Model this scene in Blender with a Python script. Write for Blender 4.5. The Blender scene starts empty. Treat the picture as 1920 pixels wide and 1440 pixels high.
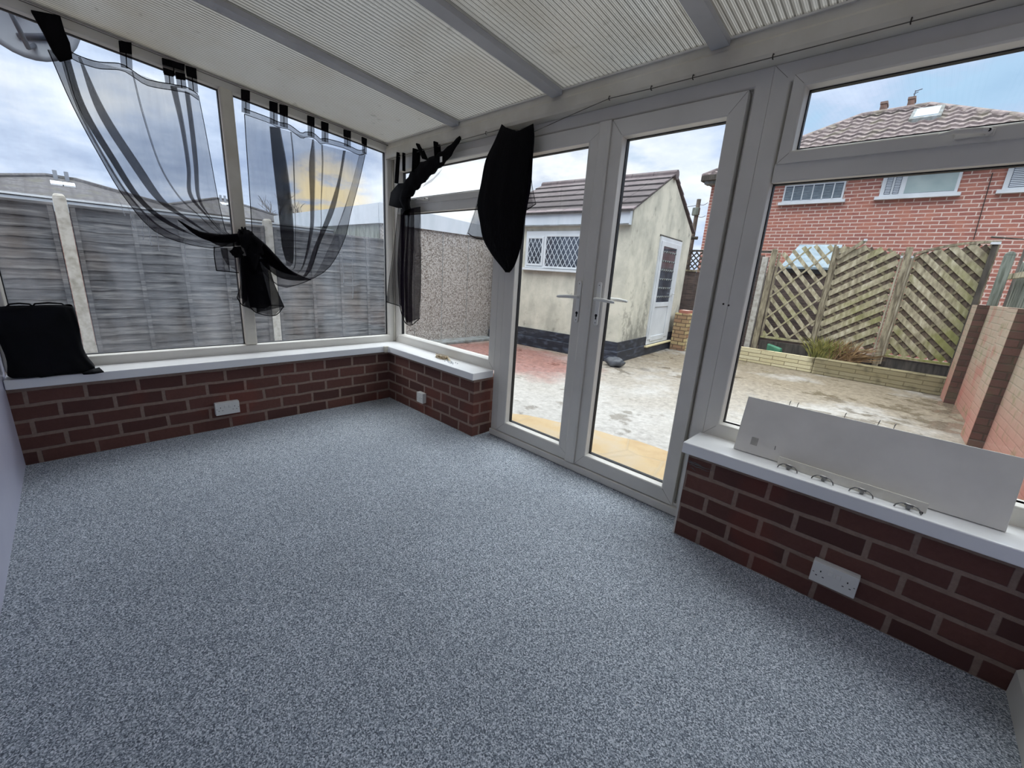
import bpy, bmesh, math, random
from mathutils import Vector, Matrix
random.seed(7)
SC = bpy.context.scene
COL = SC.collection
D={"C1":[[[-1.862,2.193],[-1.809,1.952],[-1.732,1.705],[-1.655,1.504],[-1.519,1.32],[-1.244,1.262],[-1.091,1.343]],[[-1.807,2.201],[-1.784,1.959],[-1.709,1.71],[-1.621,1.509],[-1.484,1.35],[-1.243,1.273],[-1.091,1.343]],[[-1.822,2.184],[-1.795,1.956],[-1.718,1.708],[-1.63,1.507],[-1.495,1.349],[-1.242,1.28],[-1.091,1.343]],[[-1.787,2.208],[-1.758,1.966],[-1.667,1.719],[-1.576,1.516],[-1.444,1.393],[-1.24,1.297],[-1.091,1.343]],[[-1.813,2.187],[-1.786,1.946],[-1.698,1.712],[-1.606,1.511],[-1.464,1.378],[-1.239,1.308],[-1.091,1.343]],[[-1.77,2.214],[-1.723,1.977],[-1.634,1.726],[-1.531,1.532],[-1.405,1.424],[-1.231,1.322],[-1.091,1.343]],[[-1.744,2.204],[-1.676,1.958],[-1.561,1.706],[-1.475,1.532],[-1.382,1.449],[-1.221,1.337],[-1.091,1.343]],[[-1.752,2.201],[-1.715,1.947],[-1.608,1.697],[-1.514,1.525],[-1.398,1.438],[-1.221,1.33],[-1.091,1.343]],[[-1.682,2.2],[-1.617,1.966],[-1.508,1.717],[-1.433,1.554],[-1.352,1.47],[-1.211,1.345],[-1.091,1.343]],[[-1.532,2.207],[-1.51,1.982],[-1.468,1.731],[-1.396,1.566],[-1.315,1.475],[-1.197,1.353],[-1.091,1.343]],[[-1.537,2.205],[-1.518,1.98],[-1.476,1.73],[-1.404,1.565],[-1.321,1.474],[-1.197,1.353],[-1.091,1.343]],[[-1.411,2.192],[-1.391,1.985],[-1.374,1.75],[-1.359,1.581],[-1.281,1.473],[-1.184,1.362],[-1.091,1.343]],[[-1.335,2.197],[-1.321,1.974],[-1.318,1.747],[-1.328,1.587],[-1.263,1.475],[-1.178,1.362],[-1.091,1.343]],[[-1.366,2.187],[-1.343,1.969],[-1.338,1.743],[-1.348,1.583],[-1.275,1.474],[-1.178,1.362],[-1.091,1.343]],[[-1.274,2.178],[-1.272,1.957],[-1.276,1.771],[-1.286,1.577],[-1.246,1.467],[-1.171,1.367],[-1.091,1.343]],[[-1.298,2.18],[-1.297,1.95],[-1.299,1.766],[-1.304,1.574],[-1.252,1.466],[-1.171,1.367],[-1.091,1.343]],[[-1.228,2.178],[-1.214,2.002],[-1.202,1.818],[-1.19,1.626],[-1.176,1.477],[-1.158,1.371],[-1.091,1.343]]],"C2":[[[-0.98,2.142],[-0.987,1.93],[-0.993,1.693],[-1.002,1.41],[-1.005,1.337],[-1.028,1.305]],[[-0.764,2.118],[-0.736,1.882],[-0.721,1.593],[-0.728,1.324],[-0.763,1.163],[-0.897,1.256],[-1.02,1.328]],[[-0.83,2.108],[-0.826,1.863],[-0.817,1.579],[-0.812,1.317],[-0.793,1.174],[-0.897,1.256],[-1.02,1.328]],[[-0.754,2.114],[-0.725,1.884],[-0.709,1.594],[-0.717,1.325],[-0.756,1.156],[-0.897,1.256],[-1.02,1.328]],[[-0.683,2.111],[-0.678,1.93],[-0.691,1.634],[-0.703,1.404],[-0.737,1.145],[-0.888,1.234],[-1.02,1.324]],[[-0.694,2.112],[-0.689,1.927],[-0.699,1.633],[-0.711,1.403],[-0.745,1.144],[-0.888,1.234],[-1.02,1.324]],[[-0.53,2.1],[-0.53,1.961],[-0.553,1.655],[-0.584,1.416],[-0.699,1.126],[-0.876,1.212],[-1.021,1.317]],[[-0.541,2.097],[-0.576,1.915],[-0.585,1.651],[-0.608,1.414],[-0.708,1.118],[-0.876,1.204],[-1.021,1.317]],[[-0.464,2.079],[-0.468,1.937],[-0.495,1.664],[-0.518,1.423],[-0.64,1.108],[-0.867,1.181],[-1.021,1.31]],[[-0.476,2.076],[-0.48,1.935],[-0.504,1.663],[-0.526,1.422],[-0.649,1.104],[-0.867,1.181],[-1.021,1.31]],[[-0.288,2.078],[-0.321,1.929],[-0.395,1.639],[-0.516,1.383],[-0.662,1.087],[-0.867,1.138],[-1.022,1.298]],[[-0.31,2.074],[-0.359,1.863],[-0.458,1.591],[-0.572,1.337],[-0.695,1.077],[-0.868,1.127],[-1.022,1.298]],[[-0.172,2.077],[-0.245,1.844],[-0.327,1.608],[-0.464,1.326],[-0.621,1.08],[-0.855,1.1],[-1.023,1.291]],[[-0.116,2.105],[-0.18,1.876],[-0.263,1.617],[-0.327,1.401],[-0.472,1.166],[-0.681,1.045],[-0.847,1.012],[-0.977,1.152],[-1.031,1.279]],[[-0.177,2.068],[-0.255,1.822],[-0.346,1.585],[-0.473,1.304],[-0.631,1.063],[-0.86,1.032],[-0.993,1.17],[-1.031,1.279]]],"T2":[[[-1.106,1.227],[-1.114,1.035],[-1.147,0.934]],[[-1.08,1.229],[-1.071,1.037],[-1.082,0.911]],[[-1.099,1.227],[-1.108,1.036],[-1.119,0.877]],[[-1.03,1.225],[-1.023,1.0],[-1.015,0.852]],[[-1.08,1.221],[-1.085,0.998],[-1.07,0.86]],[[-0.982,1.228],[-0.951,1.02],[-0.927,0.874]],[[-1.045,1.205],[-1.03,0.999],[-1.032,0.82]],[[-0.927,1.213],[-0.898,1.041],[-0.841,0.865]],[[-0.984,1.209],[-0.952,1.001],[-0.914,0.797]],[[-1.032,1.206],[-1.009,1.0],[-1.025,0.82]],[[-1.08,1.221],[-1.081,1.036],[-1.107,0.869]]],"T1":[[[-1.247,1.272],[-1.253,1.209],[-1.251,1.114]],[[-1.17,1.268],[-1.168,1.197],[-1.17,1.11]],[[-1.211,1.265],[-1.207,1.212],[-1.184,1.16]],[[-1.096,1.274],[-1.103,1.201],[-1.119,1.105]]],"C3":[[[0.032,1.712],[-0.044,1.396],[-0.133,1.113],[-0.198,0.883]],[[0.133,1.69],[0.114,1.397],[0.077,1.125],[0.047,0.867]],[[0.066,1.693],[0.027,1.396],[0.005,1.121],[0.029,0.885]],[[0.198,1.687],[0.181,1.397],[0.163,1.084],[0.178,0.719]],[[0.116,1.691],[0.088,1.397],[0.058,1.077],[0.082,0.794]],[[0.278,1.683],[0.263,1.398],[0.247,1.089],[0.239,0.722]],[[0.182,1.688],[0.164,1.397],[0.128,1.081],[0.143,0.724]],[[0.362,1.695],[0.373,1.398],[0.376,1.097],[0.363,0.794]],[[0.246,1.684],[0.23,1.398],[0.214,1.087],[0.196,0.735]]],"wad3":[[0.864,2.116],[0.727,2.039],[0.565,1.986],[0.404,1.936],[0.238,1.864],[0.15,1.773],[0.182,1.662]],"flap3":[[[0.427,1.86],[0.391,1.836]],[[0.533,1.889],[0.513,1.864]],[[0.653,1.944],[0.608,1.908]]],"poke3":[[[0.052,1.892],[-0.07,1.83],[-0.108,1.728]],[[0.159,1.883],[0.076,1.786],[0.041,1.699]],[[0.238,1.856],[0.182,1.771],[0.166,1.688]]],"tabs3":[[[0.055,2.128],[0.018,1.895]],[[0.136,2.114],[0.135,1.978]],[[0.321,2.117],[0.307,1.949]],[[0.35,2.147],[0.439,2.031]],[[0.588,2.128],[0.605,2.011]]],"B4":[[[1.286,2.106],[1.556,2.063]],[[1.242,2.049],[1.571,2.001]],[[1.153,1.942],[1.569,1.892]],[[1.115,1.798],[1.57,1.759]],[[1.085,1.665],[1.551,1.639]],[[1.121,1.542],[1.535,1.531]],[[1.161,1.436],[1.53,1.435]],[[1.261,1.331],[1.502,1.336]],[[1.35,1.264],[1.47,1.268]],[[1.399,1.228],[1.429,1.229]]],"S4r":[[[1.518,1.93],[1.524,1.78],[1.509,1.602]],[[1.566,1.924],[1.562,1.747],[1.562,1.619]],[[1.551,1.896],[1.574,1.761],[1.617,1.643]]],"S4l":[[[1.152,1.879],[1.083,1.683],[0.986,1.481]],[[1.189,1.875],[1.15,1.68],[1.058,1.452]],[[1.222,1.839],[1.206,1.643],[1.166,1.437]]],"band1":[[-1.792,2.25],[-1.772,2.213],[-1.682,2.203],[-1.582,2.227],[-1.532,2.21],[-1.472,2.186],[-1.347,2.199],[-1.281,2.205],[-1.23,2.183]],"band2":[[-0.98,2.177],[-0.832,2.163],[-0.765,2.152],[-0.701,2.155],[-0.62,2.12],[-0.593,2.134],[-0.531,2.143],[-0.478,2.113],[-0.449,2.127],[-0.303,2.128],[-0.18,2.107],[-0.13,2.122]],"tabs1":[[[-1.573,2.341],[-1.518,2.351],[-1.531,2.237],[-1.581,2.233]],[[-1.387,2.324],[-1.28,2.327],[-1.29,2.268],[-1.392,2.268]],[[-1.388,2.274],[-1.341,2.273],[-1.344,2.222],[-1.388,2.213]],[[-1.331,2.271],[-1.284,2.276],[-1.285,2.218],[-1.333,2.209]],[[-1.276,2.323],[-1.223,2.324],[-1.227,2.213],[-1.275,2.216]]],"bundle1":[[-1.897,2.348],[-1.792,2.366],[-1.786,2.304],[-1.774,2.251],[-1.775,2.183],[-1.827,2.151],[-1.847,2.191],[-1.869,2.268]],"tabs2":[[[-0.985,2.288],[-0.935,2.291],[-0.946,2.174],[-0.996,2.173]],[[-0.817,2.269],[-0.766,2.271],[-0.775,2.152],[-0.827,2.152]],[[-0.753,2.268],[-0.7,2.27],[-0.709,2.149],[-0.762,2.149]],[[-0.566,2.25],[-0.517,2.249],[-0.524,2.134],[-0.574,2.136]],[[-0.466,2.238],[-0.414,2.237],[-0.421,2.123],[-0.473,2.125]],[[-0.294,2.228],[-0.238,2.228],[-0.242,2.131],[-0.299,2.133]],[[-0.145,2.212],[-0.104,2.207],[-0.107,2.112],[-0.148,2.118]]],"knot":[[-1.044,1.333],[-1.08,1.4],[-1.1,1.461],[-1.038,1.469]]}
SKY_LO = .80; SKY_UP = 3.0; EXPO = .72; OUTF = .74; POLY_F = .7; BZ0 = 3.2; BZ1 = 4.2
OUTM = ["butt", "cross", "backing", 'brick_house', 'brick_left', 'brick_wash', 'brick_pier', 'splitstone', 'pierstone', 'render', 'pebble', 'fence', 'tile_house', 'tile_bung', 'tile_out', 'patio', 'sandstone', 'concrete_post', 'gravel_board', 'darkplinth', 'kerb', 'white_paint', 'fascia', 'shedroof', 'shedwall', 'timber', 'timber_w', 'darkpole', 'greytimber', 'greenpaint', 'chimney', 'moss', 'leaf_g', 'leaf_b', 'lump', 'paleglass', 'darkglass', 'skyglass', 'dish']

def s(r, g=None, b=None):
    if g is None: g = b = r
    return tuple(((c/255)/12.92 if c/255 <= .04045 else ((c/255+.055)/1.055)**2.4) for c in (r, g, b)) + (1,)

# ---------------------------------------------------------------- materials
class NT:
    def __init__(self, name):
        self.m = bpy.data.materials.new(name); self.m.use_nodes = True
        self.t = self.m.node_tree; self.t.nodes.clear()
        self.out = self.t.nodes.new('ShaderNodeOutputMaterial')
    def n(self, typ, ins=None, **kw):
        nd = self.t.nodes.new(typ)
        for k, v in kw.items(): setattr(nd, k, v)
        for k, v in (ins or {}).items():
            if hasattr(v, 'is_output') or isinstance(v, bpy.types.NodeSocket): self.t.links.new(v, nd.inputs[k])
            else: nd.inputs[k].default_value = v
        return nd
    def math(self, op, a, b=0., c=None):
        i = {0: a, 1: b}
        if c is not None: i[2] = c
        return self.n('ShaderNodeMath', i, operation=op).outputs[0]
    def mix(self, f, a, b, bt='MIX'):
        nd = self.n('ShaderNodeMix', {0: f, 6: a, 7: b}, data_type='RGBA', blend_type=bt)
        return nd.outputs[2]
    def co(self):
        return self.n('ShaderNodeTexCoord').outputs['Object']
    def xyz(self, v):
        o = self.n('ShaderNodeSeparateXYZ', {0: v}).outputs; return o[0], o[1], o[2]
    def vec(self, x, y, z):
        return self.n('ShaderNodeCombineXYZ', {0: x, 1: y, 2: z}).outputs[0]
    def noise(self, v, scale, det=4, rough=.55):
        return self.n('ShaderNodeTexNoise', {'Vector': v, 'Scale': scale, 'Detail': det, 'Roughness': rough}).outputs[0]
    def ramp(self, f, stops):
        nd = self.n('ShaderNodeValToRGB', {0: f}); e = nd.color_ramp.elements
        while len(e) < len(stops): e.new(.5)
        for el, (p, c) in zip(e, stops):
            el.position = p; el.color = c if len(c) == 4 else c+(1,)
        return nd.outputs[0]
    def step(self, f, a, b):
        return self.n('ShaderNodeMapRange', {0: f, 1: a, 2: b, 3: 0., 4: 1.}).outputs[0]
    def done(self, color, rough=.6, bump=None, bs=.3, bd=.01, spec=.4, metal=0., **kw):
        p = self.n('ShaderNodeBsdfPrincipled', {'Base Color': color, 'Roughness': rough, 'Metallic': metal, 'Specular IOR Level': spec, **kw})
        if bump is not None:
            b = self.n('ShaderNodeBump', {'Height': bump, 'Strength': bs, 'Distance': bd})
            self.t.links.new(b.outputs[0], p.inputs['Normal'])
        self.t.links.new(p.outputs[0], self.out.inputs[0]); return self.m

def mat(name, c1, c2=None, scale=8, rough=.6, bump=0., spec=.4, metal=0., stretch=(1, 1, 1), lo=.35, hi=.65):
    k = NT(name); v = k.co()
    v = k.n('ShaderNodeMapping', {'Vector': v, 'Scale': stretch}).outputs[0]
    f = k.noise(v, scale)
    col = k.ramp(f, [(lo, c1), (hi, c2)]) if c2 else k.mix(k.math('MULTIPLY', f, .12), c1, tuple(x*.8 for x in c1[:3])+(1,))
    return k.done(col, rough, f if bump else None, bump, .01, spec, metal)

def brick_mat(name, c1, c2, mortar, w, h, ms=.01, var=None, bump=.5, spec=.25, extra=None, axis='sum', rough=.85, zoff=0.):
    k = NT(name); v = k.co(); x, y, z = k.xyz(v)
    u = k.math('ADD', x, y) if axis == 'sum' else x
    wob = k.math('MULTIPLY', k.noise(v, 6, 2), .012)
    vv = k.vec(k.math('ADD', u, wob), k.math('ADD', k.math('ADD', z, wob), zoff), 0.)
    b = k.n('ShaderNodeTexBrick', {'Vector': vv, 'Color1': c1, 'Color2': c2, 'Mortar': mortar, 'Scale': 1., 'Mortar Size': ms, 'Mortar Smooth': .3, 'Bias': 0., 'Brick Width': w, 'Row Height': h})
    f = k.noise(v, 45, 5, .7); f2 = k.noise(v, 3.1, 3)
    col = k.mix(k.math('MULTIPLY', k.step(f, .35, .7), .35), b.outputs[0], tuple(q*.45 for q in c1[:3])+(1,))
    if var: col = k.mix(k.math('MULTIPLY', k.step(f2, .5, .7), .6), col, var)
    if extra: col = extra(k, col, v, x, y, z)
    hgt = k.math('ADD', k.math('MULTIPLY', b.outputs[1], -1.), k.math('MULTIPLY', f, .5))
    return k.done(col, rough, hgt, bump, .008, spec)

M = {}
M['upvc'] = mat('upvc_white', s(214, 211, 204), s(205, 202, 195), 3, .35, spec=.5)
M['upvc_dirty'] = mat('upvc_cream', s(210, 206, 195), s(196, 191, 178), 5, .4)
M['sill'] = mat('sill_gloss_white', s(242, 243, 244), s(236, 237, 238), 2.5, .18, spec=.6)
M['gasket'] = mat('black_gasket', s(22, 24, 28), rough=.6)
M['grey_alu'] = mat('rafter_grey', s(176, 177, 180), s(166, 167, 171), 4, .45)
M['joint'] = mat('grubby_joint', s(120, 114, 104), rough=.8)
M['socket'] = mat('socket_white', s(222, 222, 218), rough=.35)
M['slot'] = mat('socket_slot', s(20, 20, 20), rough=.7)
M['steel'] = mat('dull_steel', s(150, 150, 150), s(110, 108, 104), 60, .35, metal=.9)
M['screw'] = mat('screw_dark', s(60, 55, 50), rough=.5, metal=.5)
M['board'] = mat('board_offwhite', s(232, 229, 222), s(222, 219, 212), 6, .55, .02)
M['smudge'] = mat('board_smudge', s(168, 165, 158), s(182, 179, 172), 60, .6)
M['strip'] = mat('strip_white', s(236, 233, 222), s(224, 220, 206), 20, .45)
M['fabric'] = mat('black_fabric', s(13, 11, 15), s(7, 6, 9), 20, .9, .3, spec=.1, stretch=(6, 6, 1))
M['bagblack'] = mat('black_bag', s(14, 15, 20), s(9, 10, 13), 9, .8, .5, spec=.15)
M['twine'] = mat('cord_cream', s(205, 192, 165), s(150, 130, 100), 30, .8)
M['bead'] = mat('clear_bead', s(225, 228, 232), rough=.15)
M['wire'] = mat('wire_grey', s(92, 88, 82), rough=.6)
M['lilac'] = mat('plaster_lilac', s(228, 228, 248), s(216, 216, 240), 2, .25, spec=.5)
M['skirt'] = mat('skirting_cream', s(214, 212, 204), rough=.5)
M['render'] = None
M['concrete_post'] = mat('concrete_post', s(196, 192, 184), s(150, 145, 132), 14, .9, .3, lo=.42, hi=.72)
M['gravel_board'] = mat('gravel_board', s(140, 128, 112), s(98, 92, 84), 5, .95, .4, stretch=(1, .3, 3))
M['soil'] = mat('soil', s(60, 46, 36), s(92, 74, 56), 16, 1, .8)
M['darkplinth'] = mat('bitumen_black', s(34, 38, 48), s(84, 92, 108), 6, .55, .3, stretch=(1, 1, 3), lo=.5, hi=.8)
M['kerb'] = mat('kerb_concrete', s(150, 156, 158), s(112, 112, 106), 7, .9, .3)
M['white_paint'] = mat('white_pvc_out', s(226, 230, 234), s(212, 216, 220), 3, .45)
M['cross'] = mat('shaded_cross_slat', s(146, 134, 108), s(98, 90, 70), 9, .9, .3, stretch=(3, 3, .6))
M['butt'] = mat('dark_tile_edge', s(58, 54, 56), s(78, 74, 72), 12, .9)  # dark strip along the front edge of each tile course
M['backing'] = mat('brown_backing_slat', s(128, 112, 94), s(84, 72, 62), 9, .9, .3, stretch=(3, 3, .6))
M['fascia'] = mat('white_fascia_board', s(226, 232, 240), s(212, 220, 228), 5, .6, stretch=(1, 1, .3))
M['alu_white'] = M['white_paint']
M['shedroof'] = mat('blue_grey_felt', s(150, 164, 172), s(122, 138, 148), 8, .9)
M['shedwall'] = mat('shed_boards', s(116, 100, 92), s(70, 60, 58), 6, .9, .4, stretch=(1, 1, 9))
M['timber'] = mat('weathered_timber', s(176, 166, 140), s(110, 100, 82), 9, .9, .4, stretch=(3, 3, .6))
M['timber_w'] = mat('whitened_timber', s(202, 194, 172), s(140, 128, 108), 8, .9, .4, stretch=(3, 3, .5))
M['darkpole'] = mat('dark_timber', s(92, 86, 78), s(60, 56, 50), 8, .9, .3, stretch=(3, 3, .5))
M['greytimber'] = mat('grey_green_timber', s(150, 156, 146), s(92, 98, 86), 8, .9, .4, stretch=(4, 4, .4))
M['greenpaint'] = mat('green_plastic', s(86, 150, 118), s(60, 118, 92), 8, .5)
M['chimney'] = mat('chimney_brick', s(150, 118, 104), s(112, 92, 84), 10, .9)
M['pot'] = mat('chimney_pot', s(124, 104, 96), rough=.9)
M['bark'] = mat('bare_bark', s(96, 84, 72), s(62, 54, 48), 8, .95)
M['dish'] = mat('dish_grey', s(150, 156, 166), s(136, 142, 152), 3, .5)
M['dishdark'] = mat('dish_arm', s(70, 76, 88), rough=.5)
M['lump'] = mat('plastic_sack', s(46, 48, 54), s(88, 92, 98), 10, .45, .5)
M['plug'] = M['white_paint']

def m_timber_moss():
    k = NT('mossy_lattice_timber'); v = k.co(); x, y, z = k.xyz(v)
    f = k.noise(k.n('ShaderNodeMapping', {'Vector': v, 'Scale': (4, 4, 1.5)}).outputs[0], 5, 5)
    f2 = k.noise(v, 1.6, 4)
    col = k.ramp(f, [(.3, s(130, 120, 98)), (.55, s(186, 176, 148)), (.75, s(222, 214, 190))])
    low = k.math('SUBTRACT', 1., k.step(z, .3, 1.2))
    rt = k.step(x, 2.7, 3.4)
    moss = k.math('MULTIPLY', k.step(k.math('ADD', f2, k.math('MULTIPLY', k.math('MULTIPLY', low, k.math('ADD', rt, .35)), .2)), .54, .74), .7)
    col = k.mix(moss, col, s(138, 142, 62))
    return k.done(col, .9, f, .4)
M['moss'] = m_timber_moss()

def m_carpet():
    k = NT('grey_fleck_carpet'); v = k.co(); x, y, z = k.xyz(v)
    f = k.xyz(k.n('ShaderNodeTexVoronoi', {'Vector': k.vec(x, y, 0.), 'Scale': 300.}).outputs[1])[0]; g = k.noise(v, 190, 3, .75); l = k.noise(v, 1.4, 3)
    a = k.math('ADD', k.math('MULTIPLY', f, .30), k.math('MULTIPLY', g, .70))
    col = k.ramp(a, [(.32, s(84, 90, 99)), (.45, s(130, 138, 149)), (.55, s(177, 186, 196)), (.70, s(238, 242, 248))])
    col = k.mix(k.math('MULTIPLY', k.step(l, .4, .7), .16), col, s(84, 88, 94))
    p = k.noise(v, 260, 1)
    return k.done(col, 1., a, .35, .004, .05)
M['carpet'] = m_carpet()

def red(k, col, v, x, y, z):
    f = k.noise(v, 2.7, 1)
    col = k.mix(k.math('MULTIPLY', k.step(f, .60, .68), .22), col, s(140, 68, 54))
    return col
M['brick_in'] = brick_mat('dark_red_brick', s(112, 76, 68), s(84, 58, 54), s(148, 128, 116), .2335, .0885, .011, extra=red, bump=.55)
M['brick_house'] = brick_mat('orange_red_brick', s(190, 128, 112), s(168, 108, 98), s(236, 214, 202), .27, .085, .012, var=s(200, 134, 112), bump=.3, axis='x')
M['brick_left'] = brick_mat('pink_brick', s(170, 104, 92), s(150, 90, 80), s(200, 170, 156), .235, .08, .012, bump=.3, axis='sum')
def whitewash(k, col, v, x, y, z):
    f = k.noise(v, 2.2, 4, .6); f2 = k.noise(v, 7, 4)
    w = s(200, 188, 164)
    c = k.mix(.62, col, w)
    c = k.mix(k.math('MULTIPLY', k.step(f, .54, .64), .6), c, s(180, 116, 104))
    lowp = k.math('SUBTRACT', 1., k.step(z, .25, .75))
    c = k.mix(k.math('MULTIPLY', lowp, .55), c, s(196, 116, 104))
    c = k.mix(k.math('MULTIPLY', k.math('SUBTRACT', 1., k.step(k.math('ADD', z, k.math('MULTIPLY', f2, .1)), -.02, .03)), .85), c, s(205, 208, 190))
    c = k.mix(k.math('MULTIPLY', k.step(f2, .55, .66), .45), c, s(120, 128, 80))
    return c
M['brick_wash'] = brick_mat('whitewashed_brick', s(170, 120, 108), s(150, 110, 98), s(120, 98, 84), .235, .08, .008, extra=whitewash, bump=.5)
def pierbr(k, col, v, x, y, z):
    f2 = k.noise(v, 4, 4)
    c = k.mix(k.math('MULTIPLY', k.step(f2, .5, .65), .4), col, s(112, 110, 86))
    return c
M['brick_pier'] = brick_mat('bare_pier_brick', s(112, 82, 72), s(90, 70, 62), s(84, 72, 60), .235, .08, .008, extra=pierbr)
def stone_extra(k, col, v, x, y, z):
    f = k.noise(v, 1.5, 4)
    mossy = k.math('MULTIPLY', k.step(k.math('ADD', x, f), 2.78, 2.9), .72)
    c = k.mix(mossy, col, s(110, 100, 72))
    return k.mix(k.math('MULTIPLY', k.step(k.noise(v, 5, 4), .52, .66), k.math('MULTIPLY', mossy, .7)), c, s(62, 56, 40))
M['splitstone'] = brick_mat('split_stone_yellow', s(236, 226, 188), s(220, 206, 162), s(150, 134, 104), .42, .07, .006, extra=stone_extra, bump=1., axis='x')
M['pierstone'] = brick_mat('yellow_stone_pier', s(214, 196, 144), s(160, 112, 92), s(116, 92, 76), .21, .08, .01, bump=.8)

def m_render():
    k = NT('cream_render_weathered'); v = k.co(); x, y, z = k.xyz(v)
    st = k.n('ShaderNodeMapping', {'Vector': v, 'Scale': (1, 1, .8)}).outputs[0]
    f = k.noise(st, 1.9, 7, .65); g = k.noise(v, 30, 4)
    col = k.mix(k.step(f, .40, .62), s(222, 217, 200), s(184, 182, 168))
    # dirt streaks: y>0.1 (gable face) near the ground and beside the door
    low = k.math('SUBTRACT', 1., k.step(z, .35, 1.3))
    gd = k.math('MULTIPLY', k.step(y, .05, .12), low)
    f2 = k.noise(v, 4.2, 6, .7)
    d = k.step(k.math('ADD', k.math('MULTIPLY', gd, .2), f2), .58, .72)
    col = k.mix(k.math('MULTIPLY', d, .7), col, s(118, 116, 106))
    return k.done(col, .9, g, .25)
M['render'] = m_render()

def m_pebble():
    k = NT('pebbledash'); v = k.co()
    vo = k.n('ShaderNodeTexVoronoi', {'Vector': v, 'Scale': 52.}); d = vo.outputs[0]; c = vo.outputs[1]
    r = k.xyz(c)[0]
    col = k.ramp(r, [(0., s(116, 104, 98)), (.35, s(170, 162, 154)), (.7, s(210, 204, 198)), (1., s(146, 140, 136))])
    col = k.mix(k.step(d, .012, .02), col, s(120, 112, 104)) if False else col
    col = k.mix(k.math('MULTIPLY', k.step(k.noise(v, 90, 2), .5, .62), .5), col, s(92, 84, 78))
    return k.done(col, .95, d, .6, .01)
M['pebble'] = m_pebble()

def m_fence():
    k = NT('dark_waney_boards'); v = k.co()
    st = k.n('ShaderNodeMapping', {'Vector': v, 'Scale': (1, .6, 9)}).outputs[0]
    f = k.noise(st, 4.5, 8, .7); g = k.noise(v, 1.3, 3)
    col = k.ramp(f, [(.30, s(36, 38, 42)), (.5, s(84, 86, 90)), (.66, s(138, 138, 138))])
    col = k.mix(k.math('MULTIPLY', k.step(g, .45, .65), .45), col, s(118, 104, 92))
    return k.done(col, .9, f, .9)
M['fence'] = m_fence()

def m_tiles(name, c1, c2, c3, w, h, pan=True, cols_=False):
    k = NT(name); v = k.co(); x, y, z = k.xyz(v)
    row = k.math('DIVIDE', y, h); fr = k.math('FRACT', row)
    wave = k.math('SINE', k.math('MULTIPLY', x, 2*math.pi/w))
    f = k.noise(v, 2.3, 4); g = k.noise(v, 11, 3)
    col = k.mix(k.step(g, .4, .6), c1, c2)
    col = k.mix(k.math('MULTIPLY', k.step(f, .52, .65), .5), col, c3)
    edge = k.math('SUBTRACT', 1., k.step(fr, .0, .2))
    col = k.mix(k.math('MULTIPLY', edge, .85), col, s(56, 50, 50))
    if cols_: col = k.mix(k.math('MULTIPLY', k.math('SUBTRACT', 1., k.step(k.math('FRACT', k.math('DIVIDE', x, w)), .0, .3)), .6), col, s(60, 56, 58))
    hgt = k.math('ADD', k.math('MULTIPLY', wave, .5 if pan else .1), k.math('MULTIPLY', fr, -1.))
    return k.done(col, .85, hgt, .9, .04)
M['tile_house'] = m_tiles('brown_pantile', s(126, 112, 112), s(150, 136, 132), s(120, 116, 92), .30, .33)
M['tile_bung'] = m_tiles('grey_tile', s(92, 90, 92), s(66, 64, 68), s(80, 78, 56), .5, .6, True, True)
M['tile_out'] = m_tiles('flat_brown_tile', s(108, 96, 98), s(124, 110, 112), s(140, 132, 130), .38, 10, False)

def m_patio():
    k = NT('wet_concrete_patio'); v = k.co(); x, y, z = k.xyz(v)
    f = k.noise(v, .8, 8, .65); g = k.noise(v, 18, 6, .75); h = k.noise(v, 2.3, 6, .6)
    far = k.step(y, 1.2, 5.5)
    base = k.mix(k.step(g, .3, .7), s(146, 143, 138), s(190, 187, 182))
    brown = k.mix(k.step(g, .35, .65), s(104, 92, 74), s(152, 140, 120))
    col = k.mix(k.math('MULTIPLY', far, k.step(k.math('ADD', f, k.math('MULTIPLY', far, .15)), .45, .6)), base, brown)
    # wet dark patches with their own outline
    wet = k.step(k.math('ADD', h, k.math('MULTIPLY', k.step(x, 2.2, 3.6), .09)), .58, .63)
    col = k.mix(k.math('MULTIPLY', wet, .45), col, s(98, 88, 76))
    # faded red paint patch by the outbuilding and garage
    dx = k.math('MULTIPLY', k.math('ADD', x, 1.55), .62); dy = k.math('SUBTRACT', y, 3.15)
    rad = k.math('SQRT', k.math('ADD', k.math('MULTIPLY', dx, dx), k.math('MULTIPLY', dy, dy)))
    rm = k.math('SUBTRACT', 1., k.step(k.math('ADD', rad, k.math('MULTIPLY', h, 1.0)), 1.25, 1.75))
    redc = k.mix(k.step(g, .35, .6), s(104, 50, 44), s(150, 82, 72))
    col = k.mix(k.math('MULTIPLY', rm, .7), col, redc)
    ro = k.mix(wet, (.75,)*3+(1,), (.22,)*3+(1,))
    return k.done(col, k.xyz(ro)[0], k.math('MULTIPLY', k.math('ADD', g, k.math('MULTIPLY', h, .4)), k.math('SUBTRACT', 1., k.math('MULTIPLY', wet, .8))), .35, .008, .4)
M['patio'] = m_patio()

def m_sandstone():
    k = NT('buff_sandstone_flags'); v = k.co()
    vo = k.n('ShaderNodeTexVoronoi', {'Vector': v, 'Scale': 2.1}, feature='DISTANCE_TO_EDGE').outputs[0]
    f = k.noise(v, 2.5, 7, .6); g = k.noise(v, 22, 4)
    col = k.ramp(f, [(.3, s(166, 138, 100)), (.5, s(184, 160, 120)), (.7, s(180, 166, 144))])
    col = k.mix(k.math('MULTIPLY', k.math('SUBTRACT', 1., k.step(vo, .008, .022)), .75), col, s(176, 158, 128))
    return k.done(col, .7, k.math('ADD', f, k.math('MULTIPLY', k.step(vo, 0., .03), .5)), .5, .02)
M['sandstone'] = m_sandstone()

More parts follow.
